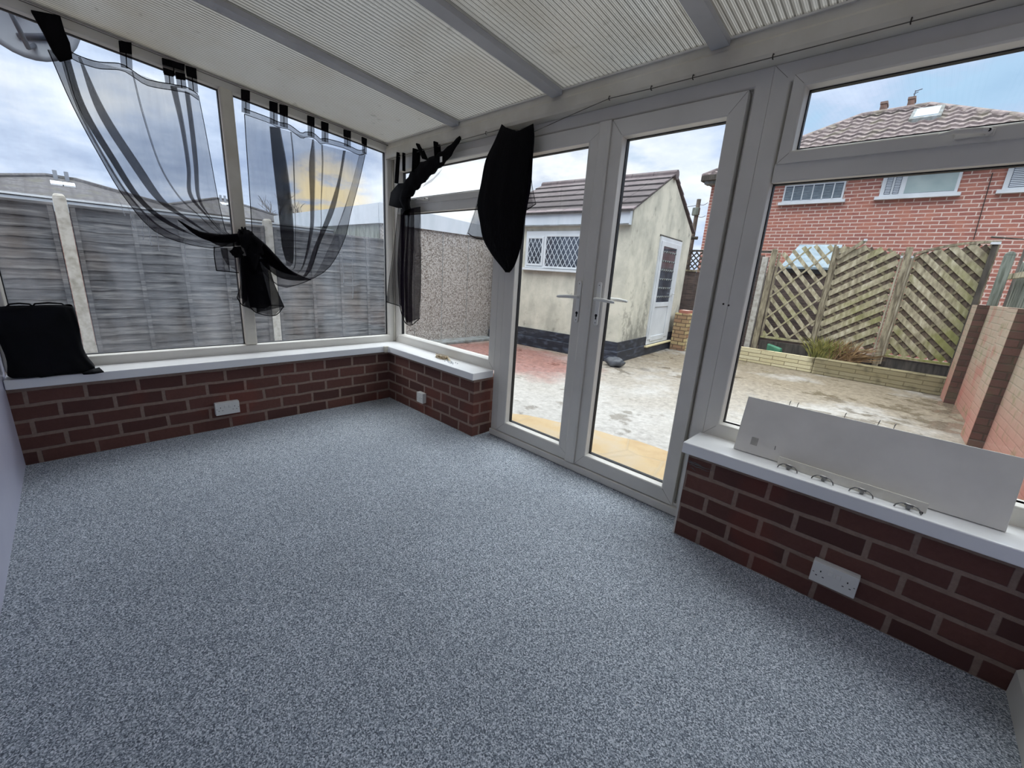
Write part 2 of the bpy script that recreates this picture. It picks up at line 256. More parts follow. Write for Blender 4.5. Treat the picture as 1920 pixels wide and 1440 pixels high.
def m_poly():
    k = NT('ribbed_polycarbonate'); v = k.co(); x, y, z = k.xyz(v)
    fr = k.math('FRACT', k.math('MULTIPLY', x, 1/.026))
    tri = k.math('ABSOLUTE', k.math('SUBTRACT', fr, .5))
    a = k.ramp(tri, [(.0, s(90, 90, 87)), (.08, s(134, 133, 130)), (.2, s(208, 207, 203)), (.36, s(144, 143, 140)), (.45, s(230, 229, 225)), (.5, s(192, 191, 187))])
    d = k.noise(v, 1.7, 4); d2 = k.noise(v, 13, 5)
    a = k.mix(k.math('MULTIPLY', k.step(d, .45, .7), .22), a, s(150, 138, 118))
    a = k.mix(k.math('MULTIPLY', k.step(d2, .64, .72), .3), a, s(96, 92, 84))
    a2 = k.mix(.0, a, (1, 1, .97, 1))
    tr = k.n('ShaderNodeBsdfTranslucent', {'Color': a2}).outputs[0]
    di = k.n('ShaderNodeBsdfDiffuse', {'Color': a}).outputs[0]
    gl = k.n('ShaderNodeBsdfGlossy', {'Color': (1, 1, 1, 1), 'Roughness': .3}).outputs[0]
    rf = k.n('ShaderNodeBsdfRefraction', {'Color': a, 'Roughness': .45, 'IOR': 1.03}).outputs[0]
    tr = k.n('ShaderNodeMixShader', {0: POLY_F, 1: tr, 2: rf}).outputs[0]
    m1 = k.n('ShaderNodeMixShader', {0: POLY_T, 1: di, 2: tr}).outputs[0]
    m2 = k.n('ShaderNodeMixShader', {0: .04, 1: m1, 2: gl}).outputs[0]
    k.t.links.new(m2, k.out.inputs[0]); return k.m
POLY_T = .72
M['poly'] = m_poly()

def m_glass(name, tint=(.955, .97, .975, 1), haze=0.):
    k = NT(name)
    fr = k.n('ShaderNodeFresnel', {'IOR': 1.45}).outputs[0]
    fr = k.math('MULTIPLY', fr, k.math('SUBTRACT', 1., k.n('ShaderNodeNewGeometry').outputs['Backfacing']))
    tr = k.n('ShaderNodeBsdfTransparent', {'Color': tint}).outputs[0]
    gl = k.n('ShaderNodeBsdfGlossy', {'Color': (1, 1, 1, 1), 'Roughness': .02}).outputs[0]
    sh = k.n('ShaderNodeMixShader', {0: fr, 1: tr, 2: gl}).outputs[0]
    if haze:
        v = k.co(); f = k.noise(k.n('ShaderNodeMapping', {'Vector': v, 'Scale': (1, 1, .35)}).outputs[0], 3.2, 6, .65)
        di = k.n('ShaderNodeBsdfTranslucent', {'Color': s(215, 222, 232)}).outputs[0]
        hz = k.math('MULTIPLY', k.step(f, .36, .7), haze)
        sh = k.n('ShaderNodeMixShader', {0: hz, 1: sh, 2: di}).outputs[0]
    k.t.links.new(sh, k.out.inputs[0]); return k.m
M['glass'] = m_glass('window_glass')
M['glass_h'] = m_glass('dirty_window_glass', haze=.12)
M['darkglass'] = mat('dark_pane', s(46, 52, 62), s(78, 86, 98), 3, .08, spec=.8)
M['paleglass'] = mat('pale_pane', s(176, 190, 186), s(150, 168, 166), 2, .1, spec=.8)
M['skyglass'] = mat('rooflight_pane', s(120, 146, 168), rough=.3, spec=.4)
M['drip'] = mat('white_drip', s(214, 220, 226), rough=.5)

def m_sheer(name, op, col, hi=None):
    k = NT(name); v = k.co()
    w = k.noise(k.n('ShaderNodeMapping', {'Vector': v, 'Scale': (9, 9, 1)}).outputs[0], 4, 3)
    o = k.math('ADD', k.math('MULTIPLY', k.math('SUBTRACT', w, .5), .12), op)
    tr = k.n('ShaderNodeBsdfTransparent', {'Color': (1, 1, 1, 1)}).outputs[0]
    di = k.n('ShaderNodeBsdfDiffuse', {'Color': col}).outputs[0]
    tl = k.n('ShaderNodeBsdfTranslucent', {'Color': col}).outputs[0]
    a = k.n('ShaderNodeMixShader', {0: .5, 1: di, 2: tl}).outputs[0]
    b = k.n('ShaderNodeMixShader', {0: o, 1: tr, 2: a}).outputs[0]
    k.t.links.new(b, k.out.inputs[0]); return k.m
M['sheer'] = m_sheer('black_voile', .40, s(26, 20, 32))
M['sheer_c3'] = m_sheer('black_voile_layers', .60, s(26, 20, 30))
M['sheer_pleat'] = m_sheer('black_voile_pleat', .52, s(34, 26, 38))
M['sheer_band'] = m_sheer('black_voile_double', .55, s(40, 34, 44))
M['sheer_hem'] = m_sheer('black_voile_hem', .93, s(14, 12, 16))
M['sheer_dense'] = m_sheer('black_voile_folded', .72, s(20, 17, 24))

# ---------------------------------------------------------------- objects
WM = {}
def wm(o): return WM.get(o.name, Matrix.Identity(4))
def tag(o, label=None, cat=None, group=None, kind=None):
    if label: o['label'] = label
    if cat: o['category'] = cat
    if group: o['group'] = group
    if kind: o['kind'] = kind
    return o
def empty(name, loc=(0, 0, 0), rz=0., label=None, cat=None, group=None, kind=None, parent=None):
    o = bpy.data.objects.new(name, None); COL.objects.link(o)
    o.empty_display_size = .1
    o.location = loc; o.rotation_euler = (0, 0, rz)
    m = Matrix.Translation(loc) @ Matrix.Rotation(rz, 4, 'Z')
    if parent: o.parent = parent; m = wm(parent) @ m
    WM[o.name] = m
    return tag(o, label, cat, group, kind)

class MB:
    def __init__(self): self.v = []; self.f = []
    def add(self, vs, fs):
        n = len(self.v); self.v += [tuple(p) for p in vs]; self.f += [tuple(i+n for i in f) for f in fs]; return self
    def box(self, x0, x1, y0, y1, z0, z1):
        x0, x1 = min(x0, x1), max(x0, x1); y0, y1 = min(y0, y1), max(y0, y1); z0, z1 = min(z0, z1), max(z0, z1)
        v = [(x, y, z) for x in (x0, x1) for y in (y0, y1) for z in (z0, z1)]
        return self.add(v, [(0, 1, 3, 2), (4, 6, 7, 5), (0, 4, 5, 1), (2, 3, 7, 6), (0, 2, 6, 4), (1, 5, 7, 3)])
    def hexa(self, v): # 8 verts: bottom 4 ccw, top 4 ccw
        return self.add(v, [(3, 2, 1, 0), (4, 5, 6, 7), (0, 1, 5, 4), (1, 2, 6, 5), (2, 3, 7, 6), (3, 0, 4, 7)])
    def prism(self, poly, d0, d1, axis='y'): # poly in (a,z) extruded along axis
        n = len(poly)
        def P(a, d, z): return (a, d, z) if axis == 'y' else ((d, a, z) if axis == 'x' else (a, z, d))
        v = [P(a, d0, z) for a, z in poly]+[P(a, d1, z) for a, z in poly]
        return self.add(v, [tuple(range(n)), tuple(range(2*n-1, n-1, -1))]+[(i, i+n, (i+1) % n+n, (i+1) % n) for i in range(n)])
    def beam(self, p, q, w, h=None, up=(0, 0, 1)): # rectangular bar
        h = h or w; p = Vector(p); q = Vector(q); d = (q-p).normalized(); up = Vector(up)
        if abs(d.dot(up)) > .98: up = Vector((0, 1, 0))
        a = d.cross(up).normalized()*w/2; b = a.cross(d).normalized()*h/2
        v = [p-a-b, p+a-b, p+a+b, p-a+b, q-a-b, q+a-b, q+a+b, q-a+b]
        return self.hexa(v)
    def tube(self, pts, r, n=8, close=True):
        pts = [Vector(p) for p in pts]; rs = r if isinstance(r, (list, tuple)) else [r]*len(pts)
        vs = []; fs = []; last = None
        for i, p in enumerate(pts):
            d = (pts[min(i+1, len(pts)-1)]-pts[max(i-1, 0)]).normalized()
            if last is None:
                a = d.orthogonal().normalized()
            else:
                a = (last-d*last.dot(d)).normalized()
            last = a; b = d.cross(a)
            vs += [p+(a*math.cos(2*math.pi*k/n)+b*math.sin(2*math.pi*k/n))*rs[i] for k in range(n)]
        for i in range(len(pts)-1):
            for k in range(n):
                k2 = (k+1) % n; fs.append((i*n+k, i*n+k2, i*n+n+k2, i*n+n+k))
        if close: fs += [tuple(range(n-1, -1, -1)), tuple(range(len(vs)-n, len(vs)))]
        return self.add(vs, fs)
    def lathe(self, prof, c=(0, 0, 0), n=16, axis='z'):
        vs = []; fs = []
        for r, h in prof:
            for k in range(n):
                a, b = r*math.cos(2*math.pi*k/n), r*math.sin(2*math.pi*k/n)
                p = (a, b, h) if axis == 'z' else ((h, a, b) if axis == 'x' else (b, h, a))
                vs.append((p[0]+c[0], p[1]+c[1], p[2]+c[2]))
        for i in range(len(prof)-1):
            for k in range(n):
                k2 = (k+1) % n; fs.append((i*n+k, i*n+k2, i*n+n+k2, i*n+n+k))
        fs += [tuple(range(n-1, -1, -1)), tuple(range(len(vs)-n, len(vs)))]
        return self.add(vs, fs)
    def grid(self, rows):
        m, n = len(rows), len(rows[0])
        vs = [p for r in rows for p in r]
        return self.add(vs, [(i*n+j, i*n+j+1, (i+1)*n+j+1, (i+1)*n+j) for i in range(m-1) for j in range(n-1)])
    def build(self, name, m, parent=None, bevel=0., smooth=False, local=False, seg=2, fix=True, sub=0, thick=0.):
        me = bpy.data.meshes.new(name); me.from_pydata([tuple(p) for p in self.v], [], self.f)
        if fix:
            b = bmesh.new(); b.from_mesh(me); bmesh.ops.recalc_face_normals(b, faces=b.faces); b.to_mesh(me); b.free()
        me.update(); me.materials.append(M[m] if isinstance(m, str) else m)
        if smooth:
            for p in me.polygons: p.use_smooth = True
        o = bpy.data.objects.new(name, me); COL.objects.link(o)
        if parent:
            o.parent = parent
            if not local:
                o.matrix_parent_inverse = wm(parent).inverted(); WM[o.name] = Matrix.Identity(4)
            else: WM[o.name] = wm(parent)
        if thick:
            t = o.modifiers.new('thick', 'SOLIDIFY'); t.thickness = thick; t.offset = 0
        if bevel:
            t = o.modifiers.new('bevel', 'BEVEL'); t.width = bevel; t.segments = seg; t.limit_method = 'ANGLE'
        if sub:
            t = o.modifiers.new('sub', 'SUBSURF'); t.levels = t.render_levels = sub
        return o
def struct(o, label=None, kind='structure'):
    o['kind'] = kind
    if label: o['label'] = label
    return o

E_ = .1657  # depth of the glazing plane behind the inner brick face
def PB(a, d, z): return (a, E_+d, z)          # front wall, runs along x
def PA(a, d, z): return (-E_-d, a, z)         # left wall, runs along y
def ring(P, a0, a1, z0, z1, prof):
    """mitred frame: prof = closed list of (inset, depth); z1 may be a function of a"""
    zt = z1 if callable(z1) else (lambda a: z1)
    m = MB(); n = len(prof); rows = []
    for (o, d) in prof:
        rows += [P(a0+o, d, z0+o), P(a1-o, d, z0+o), P(a1-o, d, zt(a1-o)-o), P(a0+o, d, zt(a0+o)-o)]
    fs = []
    for i in range(n):
        j = (i+1) % n
        for c in range(4):
            c2 = (c+1) % 4; fs.append((i*4+c, i*4+c2, j*4+c2, j*4+c))
    return m.add(rows, fs)
def prof(w, d0=0., d1=.07, bead=.012, gd=.03):
    # flat inner face, chamfered bead down to the glass at depth gd
    return [(0, d0), (w-bead, d0), (w-bead*.6, d0+.004), (w, d0+gd-.004), (w, d1), (0, d1)]
def mitre(P, a0, a1, z0, z1, wl, wr, wb, wt, d, parent):
    m = MB()
    for (a, z, da, dz) in ((a0, z0, wl, wb), (a1, z0, -wr, wb), (a1, z1, -wr, -wt), (a0, z1, wl, -wt)):
        m.tube([P(a+da*.03, d, z+dz*.03), P(a+da*.85, d, z+dz*.85)], .0008, 4)
    return m.build('mitre_joint', 'joint', parent)
def gasket(P, a0, a1, z0, z1, g, parent, name='gasket'):
    return ring(P, a0, a1, z0, z1, [(-.003, g-.003), (.004, g-.003), (.004, g+.022), (-.003, g+.022)]).build(name, 'gasket', parent)
def pane(P, a0, a1, z0, z1, g, parent, m='glass', name='glass_pane'):
    zt = z1 if callable(z1) else (lambda a: z1)
    b = MB()
    b.hexa([P(a0, g+.006, z0), P(a1, g+.006, z0), P(a1, g+.012, z0), P(a0, g+.012, z0), P(a0, g+.006, zt(a0)), P(a1, g+.006, zt(a1)), P(a1, g+.012, zt(a1)), P(a0, g+.012, zt(a0))])
    return b.build(name, m, parent)
# ================================================================= ROOM SHELL
XR = 3.94; YH = -2.287
def roofz(y): return 2.228+.0875*(.10-y)
MB().box(-.02, XR+.02, YH-.02, .18, -.06, 0).build('floor', 'carpet')['kind'] = 'structure'
MB().box(-.27, XR+.27, YH-.3, .262, -.2, -.062).build('trim_1', 'darkplinth')['kind'] = 'structure'
# dwarf walls (hs = .45) under the sills
HS = .45
struct(MB().box(-.262, 0, YH-.01, .262, -.06, HS).build('wall_left', 'brick_in', bevel=.002))
struct(MB().box(0, 1.2107, 0, .262, -.06, HS).build('wall_front', 'brick_in', bevel=.002))
wr = struct(MB().box(2.7959, XR+.2, 0, .262, -.06, HS).build('wall_right', 'brick_in', bevel=.002))
# smear of filler on the right hand brickwork
m = MB(); random.seed(3)
for (x0, z0, x1, z1, w) in [(2.80, .402, 2.91, .399, .006), (2.805, .392, 2.90, .388, .004), (2.80, .41, 2.86, .405, .003), (2.815, .38, 2.84, .368, .003)]:
    pts = []
    for i in range(9):
        t = i/8; pts.append((x0+(x1-x0)*t, -.0015, z0+(z1-z0)*t+random.uniform(-.002, .002)))
    m.tube(pts, [w*(.4+.6*math.sin(math.pi*min(1, i/8+.08)))*random.uniform(.7, 1.2)/2 for i in range(9)], 5)
o = m.build('filler_smear', 'kerb', wr, smooth=True); o['label'] = 'grey-white filler smear on the brick'
struct(MB().box(-.3, XR+.3, YH-.25, YH, -.06, 2.62).build('wall_house', 'lilac'))
struct(MB().box(XR, XR+.25, YH, .0, -.06, 2.45).build('wall_end', 'lilac'))
struct(MB().prism([(XR-.016, 0), (XR, 0), (XR, .105), (XR-.006, .105), (XR-.016, .092)], YH+.002, -.004, 'y').build('baseboard_right', 'skirt'))
# sills
def sill(name, b): return struct(b.build(name, 'sill', bevel=.006, seg=3))
b = MB()
L = [(.035, YH+.003), (.035, -.035-.035), (.070, -.035), (1.235, -.035), (1.235, .172), (-.172, .172), (-.172, YH+.003)]
b.add([(x, y, HS+.002) for x, y in L]+[(x, y, .507) for x, y in L], [tuple(range(6, -1, -1)), tuple(range(7, 14))]+[(i, (i+1) % 7, (i+1) % 7+7, i+7) for i in range(7)])
sl = sill('trim_2', b); sl['label'] = 'white glossy window sill around the corner'
# make the sill sit level: top = .507
o = sill('trim_3', MB().box(2.772, XR-.002, -.04, .172, HS+.002, .507)); o['label'] = 'white glossy window sill under the right window'
struct(MB().box(2.7885, 2.797, -.002, .165, 0, HS).build('trim_4', 'upvc'))
o = struct(MB().box(.03, .062, -.072, -.03, HS+.004, .5078).build('trim_5', 'upvc_dirty', bevel=.002)); o['label'] = 'small corner joint cap of the sill'

# ================================================================= WINDOW 1 (left wall)
def ztA(a): return 2.226+(.12-a)*.0875
w1 = struct(empty('window_1', PA(-1.06, 0, .507), label='wide raked window in the left wall, two tall panes'))
ring(PA, YH+.002, .166, .507, ztA, prof(.066)).build('window_frame', 'upvc', w1, bevel=.002)
MB().hexa([PA(-1.102, -.006, .57), PA(-1.023, -.006, .57), PA(-1.023, .066, .57), PA(-1.102, .066, .57), PA(-1.102, -.006, ztA(-1.102)-.05), PA(-1.023, -.006, ztA(-1.023)-.05), PA(-1.023, .066, ztA(-1.023)-.05), PA(-1.102, .066, ztA(-1.102)-.05)]).build('mullion', 'upvc_dirty', w1, bevel=.012)
for a0, a1 in ((YH+.068, -1.102), (-1.023, .100)):
    gasket(PA, a0, a1, .573, lambda a: ztA(a)-.066, .034, w1)
    g = pane(PA, a0-.004, a1+.004, .569, lambda a: ztA(a)-.062, .034, w1, 'glass_h')
dr = MB()
for (y0, z0), (y1, z1) in [[(-1.679, 1.495), (-1.664, 1.415)], [(-1.584, 1.457), (-1.594, 1.281)], [(-1.555, 1.445), (-1.564, 1.252)], [(-1.522, 1.353), (-1.528, 1.222)], [(-1.39, 1.284), (-1.394, 1.128)], [(-.311, 1.402), (-.304, 1.05)], [(-.069, 1.47), (-.042, 1.337)], [(-.111, 1.532), (-.1, 1.422)], [(-.091, 1.401), (-.08, 1.103)], [(-.216, 1.455), (-.228, .912)], [(-1.643, 1.48), (-1.632, 1.341)]]:
    pts = []
    for i in range(8):
        t = i/7; pts.append((-E_-.0392, y0+(y1-y0)*t+random.uniform(-.004, .004), z0+(z1-z0)*t))
    dr.tube(pts, [.0008, .0014, .001, .0016, .0012, .0018, .0016, .0026], 5)
dr.build('drip_mark', 'drip', w1)['label'] = 'white drip marks down the glass'
# side wall plate under the roof sheet
m = MB()
def sidebox(x0, x1, y0, y1, dz0, dz1):
    return [(x0, y0, roofz(y0)+dz0), (x1, y0, roofz(y0)+dz0), (x1, y1, roofz(y1)+dz0), (x0, y1, roofz(y1)+dz0), (x0, y0, roofz(y0)+dz1), (x1, y0, roofz(y0)+dz1), (x1, y1, roofz(y1)+dz1), (x0, y1, roofz(y1)+dz1)]
m = MB().hexa([(-.3, YH, ztA(YH)), (-.14, YH, ztA(YH)), (-.14, .12, ztA(.12)), (-.3, .12, ztA(.12)), (-.3, YH, roofz(YH)+.03), (-.14, YH, roofz(YH)+.03), (-.14, .12, roofz(.12)+.03), (-.3, .12, roofz(.12)+.03)])
struct(m.build('trim_6', 'upvc_dirty', bevel=.004), 'cream side plate under the roof sheet above the left window')
# corner post
struct(MB().box(-.245, -.1655, .158, .245, .507, 2.24).build('trim_7', 'upvc'))
struct(MB().tube([(-.158, .158, .512), (-.158, .158, 2.13)], .008, 8).build('trim_8', 'upvc_dirty', smooth=True))

# ================================================================= front eaves beam
bm_ = MB().prism([(.096, 2.112), (.092, 2.13), (.092, 2.18), (.098, 2.19), (.098, 2.232), (.32, 2.232), (.32, 2.112)], -.16, XR+.2, 'x')
struct(bm_.build('trim_9', 'upvc_dirty'), 'cream eaves beam running over the doors')
struct(MB().box(-.155, XR, .088, .104, 2.2215, 2.236).build('trim_10', 'upvc'), 'thin white cover strip along the top of the eaves beam')

# ================================================================= WINDOW 2
def opener(win, a0, a1, zb, zt, gz0, gz1, gl, gr):
    """top hung sash: proud frame with its own pane"""
    f = ring(PB, a0, a1, zb, zt, [(0, -.012), (.04, -.012), (.046, -.006), (.055, .024), (.055, .05), (0, .05)]).build('top_sash', 'upvc', win, bevel=.0015)
    mitre(PB, a0, a1, zb, zt, .045, .045, .045, .045, -.0122, win)
    gasket(PB, a0+.055, a1-.055, zb+.055, zt-.055, .027, win)
    pane(PB, a0+.05, a1-.05, zb+.05, zt-.05, .027, win)
    return f
def wh(win, x, z, flip=1):
    h = MB().box(x-.045, x+.045, E_-.021, E_-.012, z-.010, z+.010)
    h.tube([(x+.03*flip, E_-.02, z), (x+.03*flip, E_-.04, z), (x+.015*flip, E_-.046, z+.001), (x-.05*flip, E_-.05, z+.006), (x-.085*flip, E_-.044, z+.002)], [.010, .010, .010, .008, .005], 8)
    o = h.build('handle', 'upvc', win, bevel=.002, smooth=False); MB().lathe([(.005, 0), (.005, .002)], (x+.03*flip, E_-.0485, z), 10, 'y').build('lock_barrel', 'slot', o)
    return o
w2 = struct(empty('window_2', (.54, E_, .507), label='window beside the corner with a narrow top opener'))
ring(PB, -.1655, 1.2415, .507, 2.1115, prof(.078)).build('window_frame', 'upvc', w2, bevel=.002)
MB().box(-.095, 1.166, E_-.002, E_+.066, 1.664, 1.742).build('transom', 'upvc', w2, bevel=.006)
gasket(PB, -.0875, 1.1635, .579, 1.664, .03, w2); pane(PB, -.09, 1.166, .575, 1.668, .03, w2)
opener(w2, -.098, 1.174, 1.733, 2.058, 0, 0, 0, 0); wh(w2, .36, 1.757); mitre(PB, -.1655, 1.2415, .507, 2.1115, .065, .065, .065, .065, -.0003, w2)

# ================================================================= DOOR 1
d1 = struct(empty('door_1', (2.015, E_, 0), label='white french doors with full height glass'))
ring(PB, 1.2425, 2.788, .002, 2.1115, [(0, 0), (.06, 0), (.066, .006), (.066, .03), (.078, .032), (.078, .07), (0, .07)]).build('door_frame', 'upvc', d1, bevel=.002)
MB().box(1.245, 2.786, E_-.022, E_+.004, .002, .05).build('threshold', 'upvc', d1, bevel=.006)
def leaf(a0, a1, gl, gr, lab):
    e = empty('door_leaf', (a0, E_, .055), parent=None); bpy.data.objects[e.name].parent = d1
    e.matrix_parent_inverse = wm(d1).inverted(); WM[e.name] = Matrix.Translation((a0, E_, .055))
    e['label'] = lab
    wl, wr_ = gl-a0, a1-gr
    # stiles and rails as one mitred frame (unequal insets)
    pr = [(0, -.012), (.86, -.012), (.93, -.008), (1., .026), (1., .056), (0, .056)]
    m = MB(); rows = []
    for t, d in pr:
        rows += [PB(a0+wl*t, d, .055+.088*t), PB(a1-wr_*t, d, .055+.088*t), PB(a1-wr_*t, d, 2.0385-.092*t), PB(a0+wl*t, d, 2.0385-.092*t)]
    fs = []
    for i in range(6):
        j = (i+1) % 6
        for c in range(4): fs.append((i*4+c, i*4+(c+1) % 4, j*4+(c+1) % 4, j*4+c))
    m.add(rows, fs); m.build('leaf_frame', 'upvc', e, bevel=.0015)
    mitre(PB, a0, a1, .055, 2.0385, wl, wr_, .088, .092, -.0122, e)
    gasket(PB, gl, gr, .143, 1.9465, .03, e); pane(PB, gl-.003, gr+.003, .14, 1.95, .03, e)
    return e
lfL = leaf(1.316, 2.044, 1.410, 1.902, 'left door leaf')
lfR = leaf(2.054, 2.708, 2.128, 2.630, 'right door leaf')
a = MB().prism([(1.979, E_-.012), (2.053, E_-.012), (2.053, E_-.024), (2.040, E_-.030), (1.992, E_-.030), (1.979, E_-.022)], .058, 2.036, 'z').build('astragal', 'upvc', lfL)
def doorhandle(leafo, x, flip):
    z = 1.115; m = MB()
    pts = []
    for k in range(12):
        an = math.pi*k/11; pts.append((x+.0135*math.cos(an), 1.197+.0135*math.sin(an)))
    for k in range(12):
        an = math.pi+math.pi*k/11; pts.append((x+.0135*math.cos(an), .975+.0135*math.sin(an)))
    m.prism(pts, E_-.0235, E_-.0115, 'y'); o = m.build('handle', 'socket', leafo, bevel=.002)
    l = MB().lathe([(.011, E_-.038), (.010, E_-.022)], (x, 0, z), 12, 'y')
    l.tube([(x, E_-.030, z), (x, E_-.056, z), (x-flip*.012, E_-.066, z), (x-flip*.06, E_-.068, z-.001), (x-flip*.115, E_-.064, z-.006), (x-flip*.13, E_-.06, z-.008)], [.009, .0095, .010, .0105, .009, .006], 10)
    l.build('lever', 'socket', o, smooth=True)
    kk = MB().lathe([(.0088, E_-.0242), (.0088, E_-.020)], (x, 0, 1.020), 14, 'y'); kk.box(x-.0045, x+.0045, E_-.0242, E_-.020, .997, 1.018)
    kk.build('keyhole', 'slot', o)
    for zz in (1.192, .978): MB().lathe([(.0028, E_-.0244), (.0028, E_-.0225)], (x, 0, zz), 10, 'y').build('screw', 'screw', o)
    # lever on the outside face
    q = MB(); q.prism(pts, E_+.056, E_+.066, 'y')
    q.tube([(x, E_+.06, z), (x, E_+.092, z), (x-flip*.012, E_+.105, z), (x-flip*.06, E_+.108, z-.001), (x-flip*.12, E_+.104, z-.005)], [.009, .0095, .010, .0105, .007], 10)
    q.build('outer_handle', 'socket', leafo, smooth=False)
doorhandle(lfL, 1.957, 1); doorhandle(lfR, 2.095, -1)

# ================================================================= WINDOW 3
w3 = struct(empty('window_3', (3.36, E_, .507), label='right window with a wide top opener'))
ring(PB, 2.7885, XR+.03, .507, 2.1115, prof(.076)).build('window_frame', 'upvc', w3, bevel=.002)
MB().box(2.862, XR, E_-.002, E_+.066, 1.666, 1.742).build('transom', 'upvc', w3, bevel=.006)
gasket(PB, 2.8645, XR-.046, .579, 1.666, .03, w3); pane(PB, 2.861, XR-.042, .575, 1.67, .03, w3)
opener(w3, 2.870, XR-.03, 1.735, 2.058, 0, 0, 0, 0); wh(w3, 3.43, 1.760); mitre(PB, 2.7885, XR+.03, .507, 2.1115, .065, .065, .065, .065, -.0003, w3)
for x, z in ((2.768, 1.152), (2.792, 1.148)): MB().lathe([(.0045, E_-.0035), (.003, E_-.0045)], (x, .003, z), 10, 'y').build('screw', 'screw', d1)
# outer walls above the end
struct(MB().box(XR, XR+.25, 0, .262, HS, 2.25).build('wall_pier', 'upvc'))

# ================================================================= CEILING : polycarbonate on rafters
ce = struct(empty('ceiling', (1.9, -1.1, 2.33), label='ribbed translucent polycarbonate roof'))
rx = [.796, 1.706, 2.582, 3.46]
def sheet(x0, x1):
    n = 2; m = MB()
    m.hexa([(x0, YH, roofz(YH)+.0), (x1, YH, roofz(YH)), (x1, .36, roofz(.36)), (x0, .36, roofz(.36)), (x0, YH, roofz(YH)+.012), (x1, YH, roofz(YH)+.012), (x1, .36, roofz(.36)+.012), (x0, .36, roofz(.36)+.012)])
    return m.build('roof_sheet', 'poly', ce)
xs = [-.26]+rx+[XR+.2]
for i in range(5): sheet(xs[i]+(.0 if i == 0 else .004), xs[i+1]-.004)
for x in rx:
    m = MB()
    y0, y1 = YH, .094
    def zz(y, d): return roofz(y)-d
    # rafter: flat cover below with a web
    m.hexa([(x-.038, y0, zz(y0, .030)), (x+.038, y0, zz(y0, .030)), (x+.038, y1, zz(y1, .030)), (x-.038, y1, zz(y1, .030)), (x-.038, y0, zz(y0, .004)), (x+.038, y0, zz(y0, .004)), (x+.038, y1, zz(y1, .004)), (x-.038, y1, zz(y1, .004))])
    m.hexa([(x-.03, y0, roofz(y0)+.014), (x+.03, y0, roofz(y0)+.014), (x+.03, .36, roofz(.36)+.014), (x-.03, .36, roofz(.36)+.014), (x-.03, y0, roofz(y0)+.05), (x+.03, y0, roofz(y0)+.05), (x+.03, .36, roofz(.36)+.05), (x-.03, .36, roofz(.36)+.05)])
    m.build('rafter', 'grey_alu', ce, bevel=.002)

# ================================================================= SOCKETS
def socket(name, P3, double=True, label='', **kw):
    """P3(a,d,z) maps to the room: a along the wall, d out into the room, z up from the centre"""
    w, h = (.0735, .0455) if double else (.044, .044)
    e = empty(name, P3(0, 0, -h), label=label, cat='socket', group=None)
    def bx(m, a0, a1, d0, d1, z0, z1):
        vs = [P3(a, d, z) for z in (z0, z1) for a, d in ((a0, d0), (a1, d0), (a1, d1), (a0, d1))]
        return m.hexa(vs)
    bx(MB(), -w, w, 0, .028, -h, h).build('back_box', 'socket', e, bevel=.004)
    bx(MB(), -w, w, .0285, .038, -h, h).build('face_plate', 'socket', e, bevel=.003, seg=3)
    if double:
        for a in (-.0125, .0125): bx(MB(), a-.0085, a+.0085, .038, .0425, .006, .026).build('switch', 'socket', e, bevel=.002)
        def hole(nm, *q): bx(MB(), *q).build(nm, 'slot', e)
        for sgn in (-1, 1):
            c = sgn*.043
            hole('pin_hole', c-.002, c+.002, .037, .0384, .006, .013)
            for q in (-.011, .011): hole('pin_hole', c+q-.0032, c+q+.0032, .037, .0384, -.014, -.0105)
        hole('screw', -.068, -.0625, .037, .0384, -.002, .0005); hole('screw', .0625, .068, .037, .0384, -.002, .0005)
    else:
        bx(MB(), -.012, .012, .038, .0415, -.008, .010).build('switch', 'socket', e, bevel=.002)
        for q in (-.03, .03): bx(MB(), q-.002, q+.002, .037, .0384, -.002, .002).build('screw', 'screw', e)
    return e
socket('power_socket', lambda a, d, z: (3.432+a, -.001-d, .148+z), True, 'double white plug socket on the brick wall under the right window')
socket('power_socket', lambda a, d, z: (.001+d, -1.307+a, .160+z), True, 'double white plug socket on the brick wall under the left window')
socket('fused_outlet', lambda a, d, z: (.565+a, -.001-d, .150+z), False, 'small square white outlet on the short brick wall left of the doors')

# ================================================================= THINGS ON THE SILLS
# black bag slumped on the left sill
def soft(o, k=1): pass
m = MB(); rows = []
random.seed(11)
lv = [(.510, -.088, -2.255, .058, -1.93), (.525, -.098, -2.27, .062, -1.925), (.56, -.095, -2.262, .050, -1.94), (.60, -.085, -2.255, .038, -1.962), (.68, -.080, -2.262, .030, -1.966), (.76, -.072, -2.27, .022, -1.960), (.83, -.066, -2.272, .014, -1.962), (.885, -.050, -2.274, .000, -1.966), (.892, -.040, -2.27, -.012, -1.97)]
N = 44
for li, (z, x0, y0, x1, y1) in enumerate(lv):
    cx, cy, rx_, ry = (x0+x1)/2, (y0+y1)/2, (x1-x0)/2, (y1-y0)/2
    r = []
    for k in range(N):
        t = 2*math.pi*k/N; c, s_ = math.cos(t), math.sin(t)
        e = .35
        px = cx+rx_*math.copysign(abs(c)**e, c); py = cy+ry*math.copysign(abs(s_)**e, s_)
        w = math.sin(9*t+z*20)*.004+math.sin(5*t-z*31)*.005
        f = 1 if li < len(lv)-2 else .3
        r.append((px+w*f*c, py+w*f*s_*.6, z+(.006*math.sin(3*t+1) if li > 5 else 0)))
    rows.append(r+[r[0]])
m.grid(rows)
n0 = len(m.v); m.f.append(tuple(range(N)));
bag = empty('shopping_bag', (-.02, -2.1, .507), label='black fabric bag standing at the left end of the left sill', cat='bag')
m.build('bag_body', 'bagblack', bag, smooth=True, sub=1)
m = MB()
top = MB()
